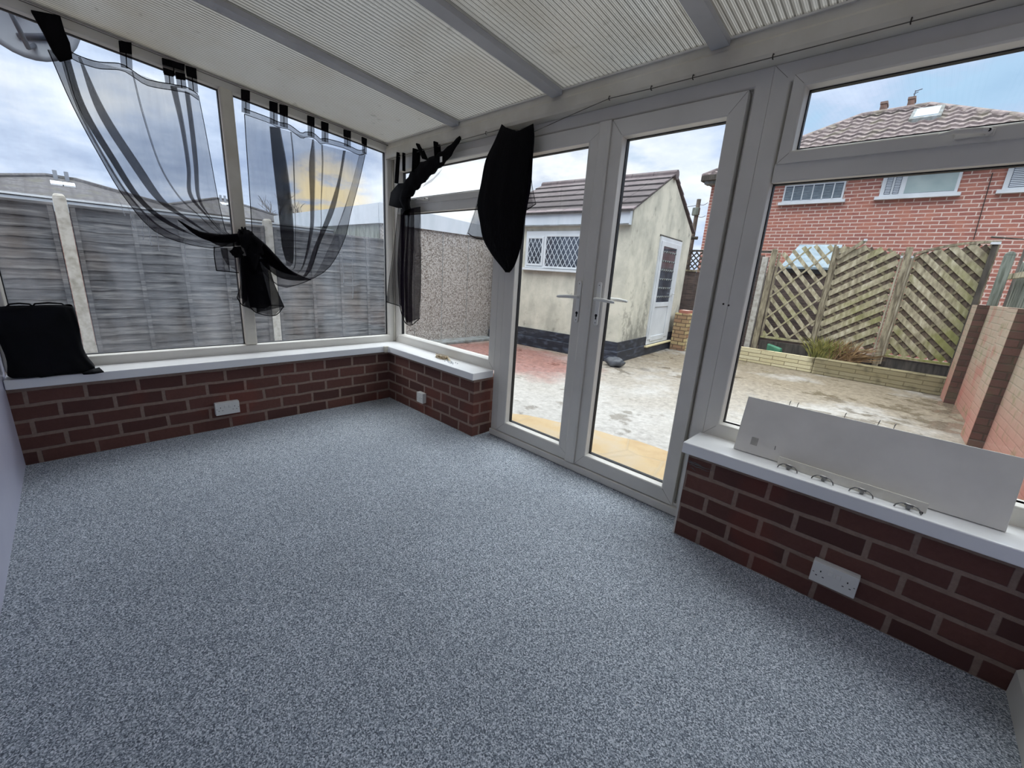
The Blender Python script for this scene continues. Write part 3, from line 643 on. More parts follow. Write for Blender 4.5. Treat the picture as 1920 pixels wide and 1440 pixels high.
for (ya, yb, xo) in ((-2.21, -2.12, -.02), (-2.12, -2.0, -.035)):
    pts = [(xo, ya, .888), (xo+.004, ya+.01, .902), (xo, (ya+yb)/2, .906), (xo-.004, yb-.01, .901), (xo, yb, .888)]
    top.tube(pts, .005, 6)
top.build('bag_handle', 'bagblack', bag, smooth=True)
m = MB(); m.grid([[(.058, -1.99, .515), (.060, -1.95, .530), (.04, -1.915, .535)], [(.082, -1.985, .511), (.086, -1.94, .511), (.066, -1.899, .511)]])
m.build('bag_corner', 'bagblack', bag, thick=.006, smooth=True)

# curtain tie cord and beads
e = empty('curtain_tieback', (.78, .075, .507), label='bundle of cream cord with clear beads on the corner sill', cat='tieback')
random.seed(5); m = MB()
for k in range(7):
    cx, cy = .70+random.uniform(-.01, .01), .085+random.uniform(-.006, .006); a = random.uniform(.045, .085); bq = random.uniform(.012, .030); th = random.uniform(-.25, .25); z = .5105+k*.003
    pts = []
    for i in range(15):
        t = 2*math.pi*i/14; u, v = a*math.cos(t), bq*math.sin(t)
        pts.append((cx+u*math.cos(th)-v*math.sin(th), cy+u*math.sin(th)+v*math.cos(th), z+.003*math.sin(3*t+k)))
    m.tube(pts, .0028, 5, close=False)
for k in range(3):
    m.tube([(.74, .095+.006*k, .525), (.775, .085+.005*k, .530-.004*k), (.815, .068+.006*k, .517), (.845, .055, .5105)], [.004, .0045, .004, .003], 6)
m.build('cord_loop', 'twine', e, smooth=True)
m = MB()
for k in range(16):
    t = k/15; x = .80+.13*t+.012*math.sin(k*1.9); y = .055+.035*math.sin(k*2.4)*.6-.01*t
    m.lathe([(.001, -.005), (.0045, -.003), (.005, 0), (.0045, .003), (.001, .005)], (x, y, .5125), 8)
m.build('bead', 'bead', e, smooth=True)

# white board leaning against the right window, with little wire pins
e = empty('shelf_board', (3.38, .08, .507), label='long off-white board leaning against the right window', cat='board')
def bp(u, t, off=0.):  # u along, t up the board; leans back
    y0 = .070; yt = .142; H = .255
    n = Vector((0, -H, yt-y0)).normalized()
    p = Vector((2.962+.842*u, y0+(yt-y0)*t, .5085+.2405*t+.002))+n*off
    if True: p.x += (-.001)*t
    return p
m = MB(); T = .016
m.hexa([bp(0, 0, 0), bp(1, 0, 0), bp(1, 0, -T), bp(0, 0, -T), bp(0, 1, 0), bp(1, 1, 0), bp(1, 1, -T), bp(0, 1, -T)])
m.build('board_panel', 'board', e, bevel=.002)
for u in (.19, .225, .42, .545, .60):
    p = bp(u, 1, -.012); MB().tube([p, p+Vector((.001, 0, .014)), p+Vector((.003, .002, .022))], .0016, 6).build('wire_pin', 'steel', e, smooth=True)
p = bp(.187, .19, .002); MB().tube([p, p+Vector((.002, -.012, .02))], .0015, 6).build('wire_pin', 'steel', e, smooth=True)
m = MB(); p0 = [bp(.072, .16, .0012), bp(.105, .16, .0012), bp(.105, .30, .0012), bp(.072, .30, .0012)]
m.add(p0, [(0, 1, 2, 3)]); m.build('label_residue', 'smudge', e)

# white strip with four wire spring clips in front of the board
e = empty('clip_rail', (3.38, .03, .507), label='white plastic strip with four bent wire clips lying before the board', cat='rail')
A0, A1 = Vector((3.146, .048, .508)), Vector((3.612, .018, .508))
dv = (A1-A0).normalized(); nv = Vector((dv.y, -dv.x, 0))
if nv.y > 0: nv = -nv
m = MB()
up = Vector((0, .012, .034))
m.hexa([A0, A1, A1+nv*.004, A0+nv*.004, A0+up, A1+up, A1+up+nv*.004, A0+up+nv*.004])
m.build('plastic_strip', 'strip', e, bevel=.0012)
for i, t in enumerate((.10, .36, .62, .90)):
    c = A0.lerp(A1, t)+nv*.020; m = MB()
    pts = [c-dv*.036+nv*.014+Vector((0, 0, .001)), c-dv*.033+nv*.012+Vector((0, 0, .010)), c-dv*.022+nv*.006+Vector((0, 0, .019)), c-dv*.010+Vector((0, 0, .020)), c+Vector((0, 0, .018)), c+dv*.010+Vector((0, 0, .020)), c+dv*.022+nv*.006+Vector((0, 0, .019)), c+dv*.033+nv*.012+Vector((0, 0, .010)), c+dv*.036+nv*.014+Vector((0, 0, .001))]
    m.tube(pts, .0023, 6)
    o = m.build('wire_clip', 'steel', e, smooth=True)
    q = MB(); q.tube([c-dv*.012-nv*.002+Vector((0, 0, .017)), c+dv*.012-nv*.002+Vector((0, 0, .016))], .0055, 8); q.box(c.x-.006, c.x+.006, c.y-.002, c.y+.016, .509, .521)
    q.build('spring_coil', 'steel', o, smooth=False)
m = MB().lathe([(.005, 0), (.005, .006)], tuple(A0.lerp(A1, .975)+nv*.016), 10); m.build('screw', 'screw', e)

# lint specks on the carpet
random.seed(21); m = MB()
for px_ in range(70):
    x, y = random.uniform(.1, 3.8), random.uniform(-1.9, -.06); r = random.uniform(.0015, .0038)
    m.lathe([(r*.5, .0), (r, .001), (r*.6, .002)], (x, y, .0005), 5)
tag(m.build('carpet_lint', 'socket'), 'tiny white specks of lint scattered over the grey carpet', 'lint', kind='stuff')
# ================================================================= CURTAINS
def catmull(pts, n):
    p = [Vector(q) for q in pts]; out = []
    d = [0]
    for a, b in zip(p, p[1:]): d.append(d[-1]+(b-a).length)
    L = d[-1] or 1
    for i in range(n):
        s_ = L*i/(n-1); k = 0
        while k < len(p)-2 and d[k+1] < s_: k += 1
        t = (s_-d[k])/max(1e-9, d[k+1]-d[k])
        p1, p2 = p[k], p[k+1]; p0 = p[k-1] if k else p1*2-p2; p3 = p[k+2] if k+2 < len(p) else p2*2-p1
        out.append(.5*((2*p1)+(p2-p0)*t+(2*p0-5*p1+4*p2-p3)*t*t+(3*p1-p0-3*p2+p3)*t**3))
    return out
def cloth(cols, mapf, n=26, sub=3, amp=.010, drop=None, wob=.004, seed=1):
    """cols: pleat lines (a,z). Adjacent lines that run backwards make real folds, each set a little behind the last."""
    rnd = random.Random(seed); cur = [catmull(c, n) for c in cols]
    deps = []; d = 0.
    for i, c in enumerate(cols):
        if i: d += amp*(1 if (cols[i][0][0]-cols[i-1][0][0]) < 0 else -.6)
        d = max(-.03, min(.03, d)); deps.append(d)
    rows = []
    for i in range(len(cur)):
        steps = sub if i < len(cur)-1 else 1
        for s_ in range(steps):
            t = s_/sub; r = []
            for j in range(n):
                if i < len(cur)-1: q = cur[i][j].lerp(cur[i+1][j], t); dd = deps[i]*(1-t)+deps[i+1]*t
                else: q = cur[i][j]; dd = deps[i]
                v = j/(n-1)
                dd += wob*math.sin(i*1.7+t*3+v*9)+(drop(v) if drop else 0)
                r.append(mapf(q.x, dd, q.y))
            rows.append(r)
    return MB().grid(rows)
XA = -.118
mA = lambda a, d, z: (XA+d, a, z)
YB = .098
mB = lambda a, d, z: (a, YB-d, z)
def strip2(pts, w, mapf, d=.003):
    return MB().grid([[mapf(a, d, z) for a, z in pts], [mapf(a+.001, d, z-w) for a, z in pts]])
def edge(line, r, mapf, d=.0):
    return MB().tube([mapf(q.x, d, q.y) for q in catmull(line, 24)], r, 5)
def blob(m, c, r, seed, n=14, k=10, amp=.18):
    rnd = random.Random(seed); ph = [rnd.uniform(0, 6) for _ in range(6)]
    rows = []
    for i in range(k+1):
        th = math.pi*i/k; row = []
        for j in range(n+1):
            f = 2*math.pi*(j % n)/n
            q = 1+amp*(math.sin(3*f+ph[0]+th*2)+.7*math.sin(5*f+ph[1]-th*3)+.5*math.sin(7*th+ph[2]+2*f))*math.sin(th)
            row.append((c[0]+r[0]*q*math.sin(th)*math.cos(f), c[1]+r[1]*q*math.sin(th)*math.sin(f), c[2]+r[2]*q*math.cos(th)))
        rows.append(row)
    return m.grid(rows)

# wires the tabs hang from
t = empty('curtain_wire', (-.128, -1.0, ztA(-1)-.02), label='thin wire strung above the left window holding the tab curtains', cat='wire')
MB().tube([(-.13, YH+.01, ztA(YH)-.022), (-.13, .13, ztA(.13)-.022)], .0022, 6).build('wire_line', 'wire', t, smooth=True)
t2 = empty('curtain_wire', (2.0, .088, 2.10), label='slack grey wire with hooks along the eaves beam over the doors', cat='wire')
wp = [(-.15, .088, 2.098), (.3, .087, 2.096), (.9, .086, 2.100), (1.25, .086, 2.103), (1.30, .080, 2.100), (1.56, .078, 2.040), (1.8, .08, 2.078), (2.06, .087, 2.117), (2.29, .087, 2.112), (2.485, .088, 2.112), (2.797, .088, 2.111), (3.197, .088, 2.110), (3.92, .088, 2.110)]
MB().tube(wp, .0019, 6).build('wire_line', 'wire', t2, smooth=True)
for i, (x, z) in enumerate([(.62, 2.098), (1.13, 2.102), (2.06, 2.117), (2.289, 2.112), (2.485, 2.112), (2.797, 2.111), (3.197, 2.110)]):
    MB().tube([(x, .094, z+.012), (x, .084, z+.010), (x, .082, z), (x, .086, z-.006), (x, .094, z-.005)], .0022, 6).build('hook', 'screw', t2, smooth=True)

# --- curtain 1 : sheer panel swept to the right from the top left corner
def gath(v): return .02*max(0, (v-.7)/.3)
c = empty('voile_curtain', (-.118, -1.4, 2.1), label='black sheer tab-top curtain over the left pane, swept right into a knot', cat='curtain', group=None)
cloth(D['C1'], mA, 34, 3, .008, gath).build('voile_panel', 'sheer', c, smooth=True, fix=False)
edge(D['C1'][0], .0022, mA, .004).build('side_hem', 'sheer_hem', c, smooth=True); edge(D['C1'][-1], .002, mA, .004).build('side_hem', 'sheer_hem', c, smooth=True)
for i in (2, 6, 9, 12, 14): edge(D['C1'][i], .0011, mA, .006).build('pleat_edge', 'sheer_dense', c, smooth=True)
b1 = [Vector(q) for q in D['band1']]; b1 = [(q.x, q.y) for q in catmull([tuple(q) for q in b1], 30)]
strip2(b1, .032, mA).build('heading_band', 'sheer_band', c, fix=False)
MB().tube([mA(a, .004, z) for a, z in b1], .0027, 5).build('heading_seam', 'sheer_hem', c); MB().tube([mA(a, .004, z-.032) for a, z in b1], .0022, 5).build('heading_seam', 'sheer_hem', c)
def tab(c, quad, dens=.0):
    q = [Vector(p) for p in quad]; k = .42; q[2].y -= .022; q[3].y -= .022
    mid0 = q[0].lerp(q[3], k); mid1 = q[1].lerp(q[2], k)
    MB().hexa([mA(q[0].x, .008, q[0].y), mA(q[1].x, .008, q[1].y), mA(q[1].x, -.006, q[1].y), mA(q[0].x, -.006, q[0].y), mA(mid0.x, .006, mid0.y), mA(mid1.x, .006, mid1.y), mA(mid1.x, -.004, mid1.y), mA(mid0.x, -.004, mid0.y)]).build('hanging_tab', 'fabric', c)
    o = MB().grid([[mA(mid0.x, .005, mid0.y), mA(mid1.x, .005, mid1.y)], [mA(q[3].x, .004, q[3].y), mA(q[2].x, .004, q[2].y)]]).build('tab_loop', 'sheer_dense', c, fix=False)
    u = (mid0+mid1)/2; l = (q[2]+q[3])/2
    MB().tube([mA(u.x, .006, u.y), mA(l.x, .005, l.y)], .0025, 5).build('tab_seam', 'sheer_hem', c)
for q in D['tabs1']: tab(c, q)
bu = D['bundle1']
MB().prism([(a, z) for a, z in bu], XA-.006, XA+.022, 'x').build('gathered_tabs', 'fabric', c, bevel=.004)
m = MB(); m.grid([[mA(a, .012+.004*(i % 2), z) for i, (a, z) in enumerate(((-1.71, 1.98), (-1.735, 2.03), (-1.78, 2.10)))], [mA(a, .012, z) for a, z in ((-1.585, 1.70), (-1.60, 1.70), (-1.62, 1.71))]])
def pleat(c, A_, B_, j0, j1, mt, d=.012):
    l0 = catmull(A_, 34)[j0:j1]; l1 = catmull(B_, 34)[j0:j1]
    MB().grid([[mA(q.x, d, q.y) for q in l0], [mA(q.x, d, q.y) for q in l1]]).build('turned_pleat', mt, c, fix=False)
pleat(c, D['C1'][0], D['C1'][1], 0, 26, 'sheer_pleat'); pleat(c, D['C1'][6], D['C1'][7], 1, 28, 'sheer_pleat'); pleat(c, D['C1'][3], D['C1'][4], 0, 26, 'sheer_dense'); pleat(c, D['C1'][12], D['C1'][13], 0, 26, 'sheer_pleat'); pleat(c, D['C1'][14], D['C1'][15], 0, 26, 'sheer_pleat')
# --- curtain 2
c2 = empty('voile_curtain', (-.118, -.5, 2.1), label='black sheer tab-top curtain over the right pane, swept left into the knot', cat='curtain')
cloth(D['C2'], mA, 34, 3, .008, gath).build('voile_panel', 'sheer', c2, smooth=True, fix=False)
edge(D['C2'][0], .0026, mA, .004).build('side_hem', 'sheer_hem', c2, smooth=True); edge(D['C2'][-2], .0022, mA, .004).build('side_hem', 'sheer_hem', c2, smooth=True)
for i in (2, 5, 7, 9, 10): edge(D['C2'][i], .0013, mA, .006).build('pleat_edge', 'sheer_dense', c2, smooth=True)
# the wide turned-back pleat
rows = []
l0 = catmull(D['C2'][2], 30)[:22]; l1 = catmull(D['C2'][1], 30)[:22]
MB().grid([[mA(q.x, .012, q.y) for q in l0], [mA(q.x, .012, q.y) for q in l1]]).build('turned_pleat', 'sheer_dense', c2, fix=False)
for i_ in (6, 10, 12): pleat(c2, D['C2'][i_], D['C2'][i_+1 if i_ < 12 else 14], 0, 24, 'sheer_pleat', .010)
b2 = [(q.x, q.y) for q in catmull(D['band2'], 40)]
strip2(b2, .034, mA).build('heading_band', 'sheer_band', c2, fix=False)
MB().tube([mA(a, .004, z) for a, z in b2], .0027, 5).build('heading_seam', 'sheer_hem', c2); MB().tube([mA(a, .004, z-.034) for a, z in b2], .0022, 5).build('heading_seam', 'sheer_hem', c2)
for q in D['tabs2']: tab(c2, q)
# dense folds towards the knot, tails and the knot itself
m = MB()
arm = [(-1.30, 1.345), (-1.235, 1.318), (-1.17, 1.315), (-1.10, 1.330), (-1.045, 1.345)]
m.tube([mA(q.x, .012, q.y) for q in catmull(arm, 14)], [.006+.034*min(1, i/5) for i in range(14)], 9)
m.build('gathered_folds', 'sheer_dense', c, smooth=True)
m = MB(); arm = [(-1.42, 1.42), (-1.33, 1.352), (-1.25, 1.330), (-1.17, 1.330), (-1.08, 1.345)]
m.tube([mA(q.x, .004, q.y) for q in catmull(arm, 16)], [.003+.026*min(1, i/8) for i in range(16)], 8)
m.build('gathered_folds', 'fabric', c, smooth=True)
m = MB(); arm = [(-.62, 1.07), (-.72, 1.085), (-.82, 1.12), (-.91, 1.20), (-.98, 1.29), (-1.04, 1.345)]
m.tube([mA(q.x, .010, q.y) for q in catmull(arm, 20)], [.004+.048*min(1, i/8) for i in range(20)], 10)
m.build('gathered_folds', 'sheer_dense', c2, smooth=True)
m = MB(); arm = [(-.72, 1.10), (-.80, 1.135), (-.88, 1.20), (-.95, 1.28), (-1.02, 1.34)]
m.tube([mA(q.x, .004, q.y) for q in catmull(arm, 20)], [.004+.040*min(1, i/9) for i in range(20)], 10)
m.build('gathered_folds', 'fabric', c2, smooth=True)
m = MB(); blob(m, (XA+.035, -1.045, 1.335), (.038, .062, .066), 2); blob(m, (XA+.045, -1.00, 1.29), (.032, .052, .055), 5)
for (a, z) in ((-1.092, 1.400), (-1.072, 1.418), (-1.052, 1.420), (-1.036, 1.400)):
    m.tube([(XA+.03, -1.05, 1.35), (XA+.034, a*.5-.525, 1.375), (XA+.034, a, z)], [.02, .016, .005], 7)
m.tube([(XA+.045, -1.03, 1.37), (XA+.05, -.99, 1.32), (XA+.05, -.96, 1.24)], [.018, .024, .012], 8)
m.build('knot', 'fabric', c2, smooth=True)
mT = lambda a, d, z: (-.088+d, a, z)
cloth(D['T2'], mT, 14, 2, .006, None, .003).build('hanging_tail', 'sheer_dense', c2, smooth=True, fix=False)
low = [cc[-1] for cc in (D['T2'][0], D['T2'][2], D['T2'][4], D['T2'][6], D['T2'][8], D['T2'][7])]
for q in (0, 7): edge(D['T2'][q], .002, mT, .004).build('side_hem', 'sheer_hem', c2)
edge(low, .0035, mT, .006).build('bottom_hem', 'sheer_hem', c2, smooth=True)
edge([D['T2'][7][-1], D['T2'][5][-1], D['T2'][3][-1]], .003, mT, .0).build('bottom_hem', 'sheer_hem', c2, smooth=True)
m = MB(); arm = [(-1.02, 1.30), (-1.015, 1.22), (-1.02, 1.15), (-1.03, 1.10)]
m.tube([mT(q.x, -.012, q.y) for q in catmull(arm, 10)], [.05, .05, .046, .044, .04, .036, .032, .028, .024, .016], 10)
m.build('tail_core', 'fabric', c2, smooth=True)
cloth(D['T1'], mT, 10, 2, .006, None, .002).build('hanging_tail', 'sheer_band', c, smooth=True, fix=False)
low = [D['T1'][0][-1], D['T1'][1][-1], D['T1'][3][-1]]
edge(low, .0035, mT, .004).build('bottom_hem', 'sheer_hem', c); edge(D['T1'][0], .003, mT, .004).build('side_hem', 'sheer_hem', c)
m = MB(); blob(m, (-.085, -1.115, 1.245), (.02, .034, .036), 9, amp=.25); m.build('tail_crumple', 'fabric', c, smooth=True)

# --- curtain 3 : twisted over the corner window
c3 = empty('voile_curtain', (.2, .098, 1.9), label='black sheer curtain wound up and hanging beside the corner post', cat='curtain')
cloth(D['C3'], mB, 22, 3, .007, None, .004).build('hanging_panel', 'sheer_c3', c3, smooth=True, fix=False)
edge(D['C3'][0], .002, mB, .003).build('side_hem', 'sheer_hem', c3); edge(D['C3'][-2], .002, mB, .003).build('side_hem', 'sheer_hem', c3)
edge([D['C3'][0][-1], D['C3'][1][-1]], .0035, mB, .003).build('bottom_hem', 'sheer_hem', c3)
edge([D['C3'][1][-1], D['C3'][4][-1], D['C3'][6][-1], D['C3'][5][-1], D['C3'][7][-1]], .004, mB, .006).build('bottom_hem', 'sheer_hem', c3)
w = D['wad3']; rr = [.014, .036, .052, .066, .072, .066, .048]
pts = [Vector(q) for q in w]; m = MB(); cc = catmull(w, 28)
rad = []
for i in range(28):
    t = i/27*6; k = min(5, int(t)); rad.append((rr[k]*(1-(t-k))+rr[k+1]*(t-k))*(1+.12*math.sin(i*1.9)))
rows = []
for i, q in enumerate(cc):
    d = (cc[min(27, i+1)]-cc[max(0, i-1)]).normalized(); nx, nz = -d.y, d.x; row = []
    for k in range(17):
        th = 2*math.pi*(k % 16)/16; f = 1+.10*math.sin(5*th+i*.5)
        row.append((q.x+nx*rad[i]*math.cos(th)*f, YB-.012-.5*rad[i]*math.sin(th)*f, q.y+nz*rad[i]*math.cos(th)*f))
    rows.append(row)
m.grid(rows); m.build('wound_folds', 'fabric', c3, smooth=True)
m = MB(); poke = D['poke3']; m.grid([[mB(a, .01+.01*i, z) for a, z in r] for i, r in enumerate(poke)]); m.build('loose_corner', 'fabric', c3, thick=.01, smooth=True)
m = MB().grid([[mB(a, .004, z) for a, z in r] for r in D['flap3']]); m.build('loose_flap', 'sheer', c3, fix=False)
for k, r in enumerate(D['tabs3']):
    (a0, z0), (a1, z1) = r; wdt = (.016, .013, .035, .026, .030)[k]
    MB().beam((a0, YB-.012, z0), (a1, YB-.012, z1), .012, wdt*2 if k else .034, up=(0, 1, 0)).build('hanging_tab', 'fabric', c3, bevel=.003)
MB().box(.675, .70, YB-.045, YB-.043, 1.975, 2.012).build('care_label', 'socket', c3)['label'] = 'small white care label'

# --- curtain 4 : bundled between window and doors
c4 = empty('voile_curtain', (1.30, .088, 2.1), label='black curtain bundled in a thick hank between window and doors', cat='curtain')
rows = []; lvl = D['B4']; L0 = catmull([q[0] for q in lvl], 30); L1 = catmull([q[1] for q in lvl], 30)
for i in range(30):
    a, b = L0[i], L1[i]; row = []; cx = (a.x+b.x)/2; r = (b.x-a.x)/2; v = i/29
    for k in range(49):
        th = 2*math.pi*(k % 48)/48; f = 1+.07*math.sin(9*th+v*5)+.05*math.sin(17*th-v*7)
        dy = .040*(.35+.65*math.sin(math.pi*min(1, v*1.1+.06)))*f
        row.append((cx+r*math.cos(th), YB-.020-dy*math.sin(th), (a.y+b.y)/2+(b.y-a.y)/2*math.cos(th)+(.022*math.cos(2*th)*max(0, 1-i/4))))
    rows.append(row)
m = MB().grid(rows); m.f.append(tuple(range(48))); m.f.append(tuple(range(29*49+47, 29*49-1, -1)))
m.build('bundled_folds', 'fabric', c4, smooth=True)
for kx, r in enumerate((D['S4r'], D['S4l'])):
    o = MB().grid([[mB(a, .012+.004*i, z) for (a, z) in catmull_row] for i, catmull_row in enumerate([[tuple(q) for q in catmull(rr_, 8)] for rr_ in r])])
    o.build('loose_skirt', 'sheer', c4, smooth=True, fix=False)
    o = MB().grid([[mB(a, .030+.004*i, z-.01) for (a, z) in catmull_row] for i, catmull_row in enumerate([[tuple(q) for q in catmull(rr_, 8)] for rr_ in r])])
    o.build('loose_skirt', 'sheer', c4, smooth=True, fix=False)
    edge([rr_[-1] for rr_ in r], .003, mB, .014).build('bottom_hem', 'sheer_hem', c4); edge(r[2] if kx == 0 else r[0], .0018, mB, .016).build('side_hem', 'sheer_hem', c4)
# ================================================================= OUTSIDE
G = -.2
struct(MB().box(-45, 45, -30, 60, G-.1, G).build('ground', 'patio'), 'wet concrete patio yard')
# buff sandstone flags outside the doors (arched edge)
pts = [(-.1, .30), (4.2, .30)]
for i in range(25):
    x = 4.2-4.3*i/24; pts.append((x, .62+.82*max(0, 1-((x-2.35)/2.2)**2)**.8+.02*math.sin(i*2.1)))
pv = MB().prism(pts, G-.01, G+.018, 'z').build('sandstone_paving', 'sandstone')
tag(pv, 'buff sandstone flag paving with an arched edge outside the doors', 'paving')

# --- left boundary: concrete posts, waney panels, gravel boards (x = -2.8)
FX = -2.8
posts_y = [-5.60, -3.76, -1.92, -.10, 1.76]
plab = {-5.60: 'concrete fence post furthest left, behind the house wall', -3.76: 'concrete fence post beyond the black bag', -1.92: 'pale concrete fence post in the left pane of the left window', -.10: 'pale concrete fence post behind the second curtain', 1.76: 'concrete fence post beside the corner of the garage'}
for y in posts_y[1:]:
    m = MB().prism([(FX-.05, y-.047), (FX+.05, y-.047), (FX+.05, y-.02), (FX+.05, y+.047), (FX-.05, y+.047)], G-.02, 1.655, 'z')
    m.hexa([(FX-.05, y-.047, 1.655), (FX+.05, y-.047, 1.655), (FX+.05, y+.047, 1.655), (FX-.05, y+.047, 1.655), (FX-.03, y-.03, 1.685), (FX+.03, y-.03, 1.685), (FX+.03, y+.03, 1.685), (FX-.03, y+.03, 1.685)])
    tag(m.build('concrete_fence_post', 'concrete_post', bevel=.008), plab[y], 'post', 'concrete posts of the left fence')
def waney(y0, y1, lab, seed):
    rnd = random.Random(seed); e = empty('fence_panel', (FX, (y0+y1)/2, .1), label=lab, cat='fence', group='dark waney lap panels of the left fence')
    m = MB(); n = 15; z = .11
    pitch = (1.565-.11)/n
    for k in range(n):
        zb = .11+k*pitch; rows = [[], [], [], []]
        ph = rnd.uniform(0, 6); amp = rnd.uniform(.003, .008)
        for i in range(17):
            y = y0+(y1-y0)*i/16; wv = amp*math.sin(i*.9+ph)+amp*.7*math.sin(i*2.3+ph*2)
            rows[0].append((FX+.012, y, zb-.012+wv)); rows[1].append((FX+.022, y, zb-.012+wv)); rows[2].append((FX+.004, y, zb+pitch+.01)); rows[3].append((FX-.004, y, zb+pitch+.01))
        rows.append(rows[0]); m.grid(rows)
    m.build('lap_boards', 'fence', e)
    for f in (.015, .27, .5, .735, .985):
        yb = y0+(y1-y0)*f; MB().box(FX+.020, FX+.04, yb-.019, yb+.019, .10, 1.575).build('batten', 'fence', e, bevel=.003)
    MB().box(FX-.02, FX+.045, y0, y1, 1.57, 1.597).build('cap_rail', 'fence', e, bevel=.003)
    g = MB().box(FX-.025, FX+.025, y0, y1, G-.05, .078).build('gravel_board', 'gravel_board')
    tag(g, 'gravel board under the '+lab.split(',')[0], 'gravel board', 'gravel boards of the left fence')
waney(-3.71, -1.97, 'dark fence panel left of the pale post, behind the bag', 1)
waney(-1.87, -.15, 'dark fence panel between the two pale posts', 2)
waney(-.05, 1.71, 'dark fence panel right of the second pale post, next to the garage', 3)
# --- garage (pebbledash) : side wall x=-3.65? seen past the corner window
GX, GY = -3.2, 1.74
ga = empty('garage', (GX, GY, G), label='pebbledashed garage with deep white fascia behind the corner window', cat='garage')
MB().box(GX-5.0, GX, GY, GY+2.75, G, 1.9).build('garage_wall', 'pebble', ga)
m = MB()
m.prism([(GY-.05, 1.865), (GY+2.8, 1.865), (GY+2.8, 2.06), (GY-.05, 2.178)], GX-.005, GX+.035, 'x'); m.build('side_fascia', 'fascia', ga)
MB().box(GX-5.05, GX-.008, GY-.06, GY-.02, 1.865, 2.172).build('front_fascia', 'fascia', ga)
m = MB().prism([(GY-.02, 2.13), (GY+2.79, 2.01), (GY+2.79, 2.04), (GY-.02, 2.165)], GX-5.05, GX-.01, 'x'); m.build('garage_roof', 'kerb', ga)
m = MB()
for i in range(18):
    x = GX-.08-i*.155; m.box(x-.148, x, GY-.02, GY-.004, G+.02, 1.86)
m.build('garage_door', 'greytimber', ga)
m = MB()
for i in range(1, 4): m.box(GX-.002, GX+.004, GY+i*.62-.004, GY+i*.62+.004, G, 1.86)
m.build('panel_joint', 'kerb', ga)
struct(MB().box(GX+.002, GX+.33, GY+.1, GY+2.4, G, G+.05).build('trim_11', 'kerb', bevel=.01), 'pale concrete kerb along the garage')
m = MB()
tw = MB(); twp = [(GX+.03, 2.62, 1.0), (GX+.05, 2.63, .82), (GX+.03, 2.66, .75)]
# neighbour's long white gutter / roof edge behind the fence
nb = empty('flat_roof_extension', (-5.4, 0, G), label='long low flat roofed extension with white edge behind the left fence', cat='building')
MB().box(-7.0, -5.15, -2.5, 1.6, G, 1.72).build('extension_wall', 'brick_left', nb)
MB().box(-7.1, -5.0, -2.6, 2.3, 1.775, 1.80).build('roof_edge', 'white_paint', nb)
MB().box(-7.05, -5.03, -2.59, 2.29, 1.62, 1.762).build('white_fascia', 'fascia', nb)
# --- bungalows to the left
def bungalow(loc, L, Dp, ridgeL, ez, rz_, lab, vents=True, win=True):
    e = empty('bungalow', loc, math.pi/2, label=lab, cat='house')
    # local: x runs along world +y, y runs along world -x (up the slope away from us)
    m = MB().box(0, L, .35, Dp, 0, ez-.05); m.build('house_wall', 'brick_left', e, local=True)
    h0 = (L-ridgeL)/2
    v = [(-.3, 0, ez), (L+.3, 0, ez), (L+.3, Dp+.3, ez), (-.3, Dp+.3, ez), (h0, Dp/2, rz_), (L-h0, Dp/2, rz_)]
    MB().add(v, [(0, 1, 5, 4), (1, 2, 5), (2, 3, 4, 5), (3, 0, 4), (3, 2, 1, 0)]).build('hip_roof', 'tile_bung', e, local=True)
    MB().tube([v[0], v[4], v[5], v[1]], .09, 6).build('ridge_tiles', 'tile_bung', e, local=True)
    MB().box(-.3, L+.3, -.06, 0, ez-.16, ez+.01).build('gutter_board', 'darkpole', e, local=True)
    if vents:
        for q in (.33, .72):
            x = h0+ridgeL*q; zs = rz_-(rz_-ez)*.3/(Dp/2)*3; MB().hexa([(x-.15, Dp/2-1.1, zs-.10), (x+.15, Dp/2-1.1, zs-.10), (x+.15, Dp/2-.7, zs+.03), (x-.15, Dp/2-.7, zs+.03), (x-.15, Dp/2-1.1, zs-.02), (x+.15, Dp/2-1.1, zs-.02), (x+.15, Dp/2-.7, zs+.11), (x-.15, Dp/2-.7, zs+.11)]).build('flashing', 'white_paint', e, local=True); MB().tube([(x, Dp/2-.25, rz_-.3), (x, Dp/2-.25, rz_+.20)], .055, 8).build('vent_pipe', 'dish', e, local=True)
    if win:
        for x0, x1 in win:
            f = MB().box(x0, x1, .28, .36, .9, ez-.12).build('window_frame', 'white_paint', e, local=True); q = MB().box(x0+.1, x1-.1, .268, .285, 1.0, ez-.26).build('pane', 'paleglass', f, local=True)
    return e
bungalow((-16, -5.05, G), 6.7, 6.0, .7, 2.63, 3.58, 'grey tiled hipped bungalow roof beyond the fence, far left', True, [(1.7, 2.3), (2.9, 3.4), (3.75, 4.7)])
bungalow((-22, 1.4, G), 5.9, 6, .5, BZ0, BZ1, 'smaller distant tiled roof seen between the two curtains', True, [])
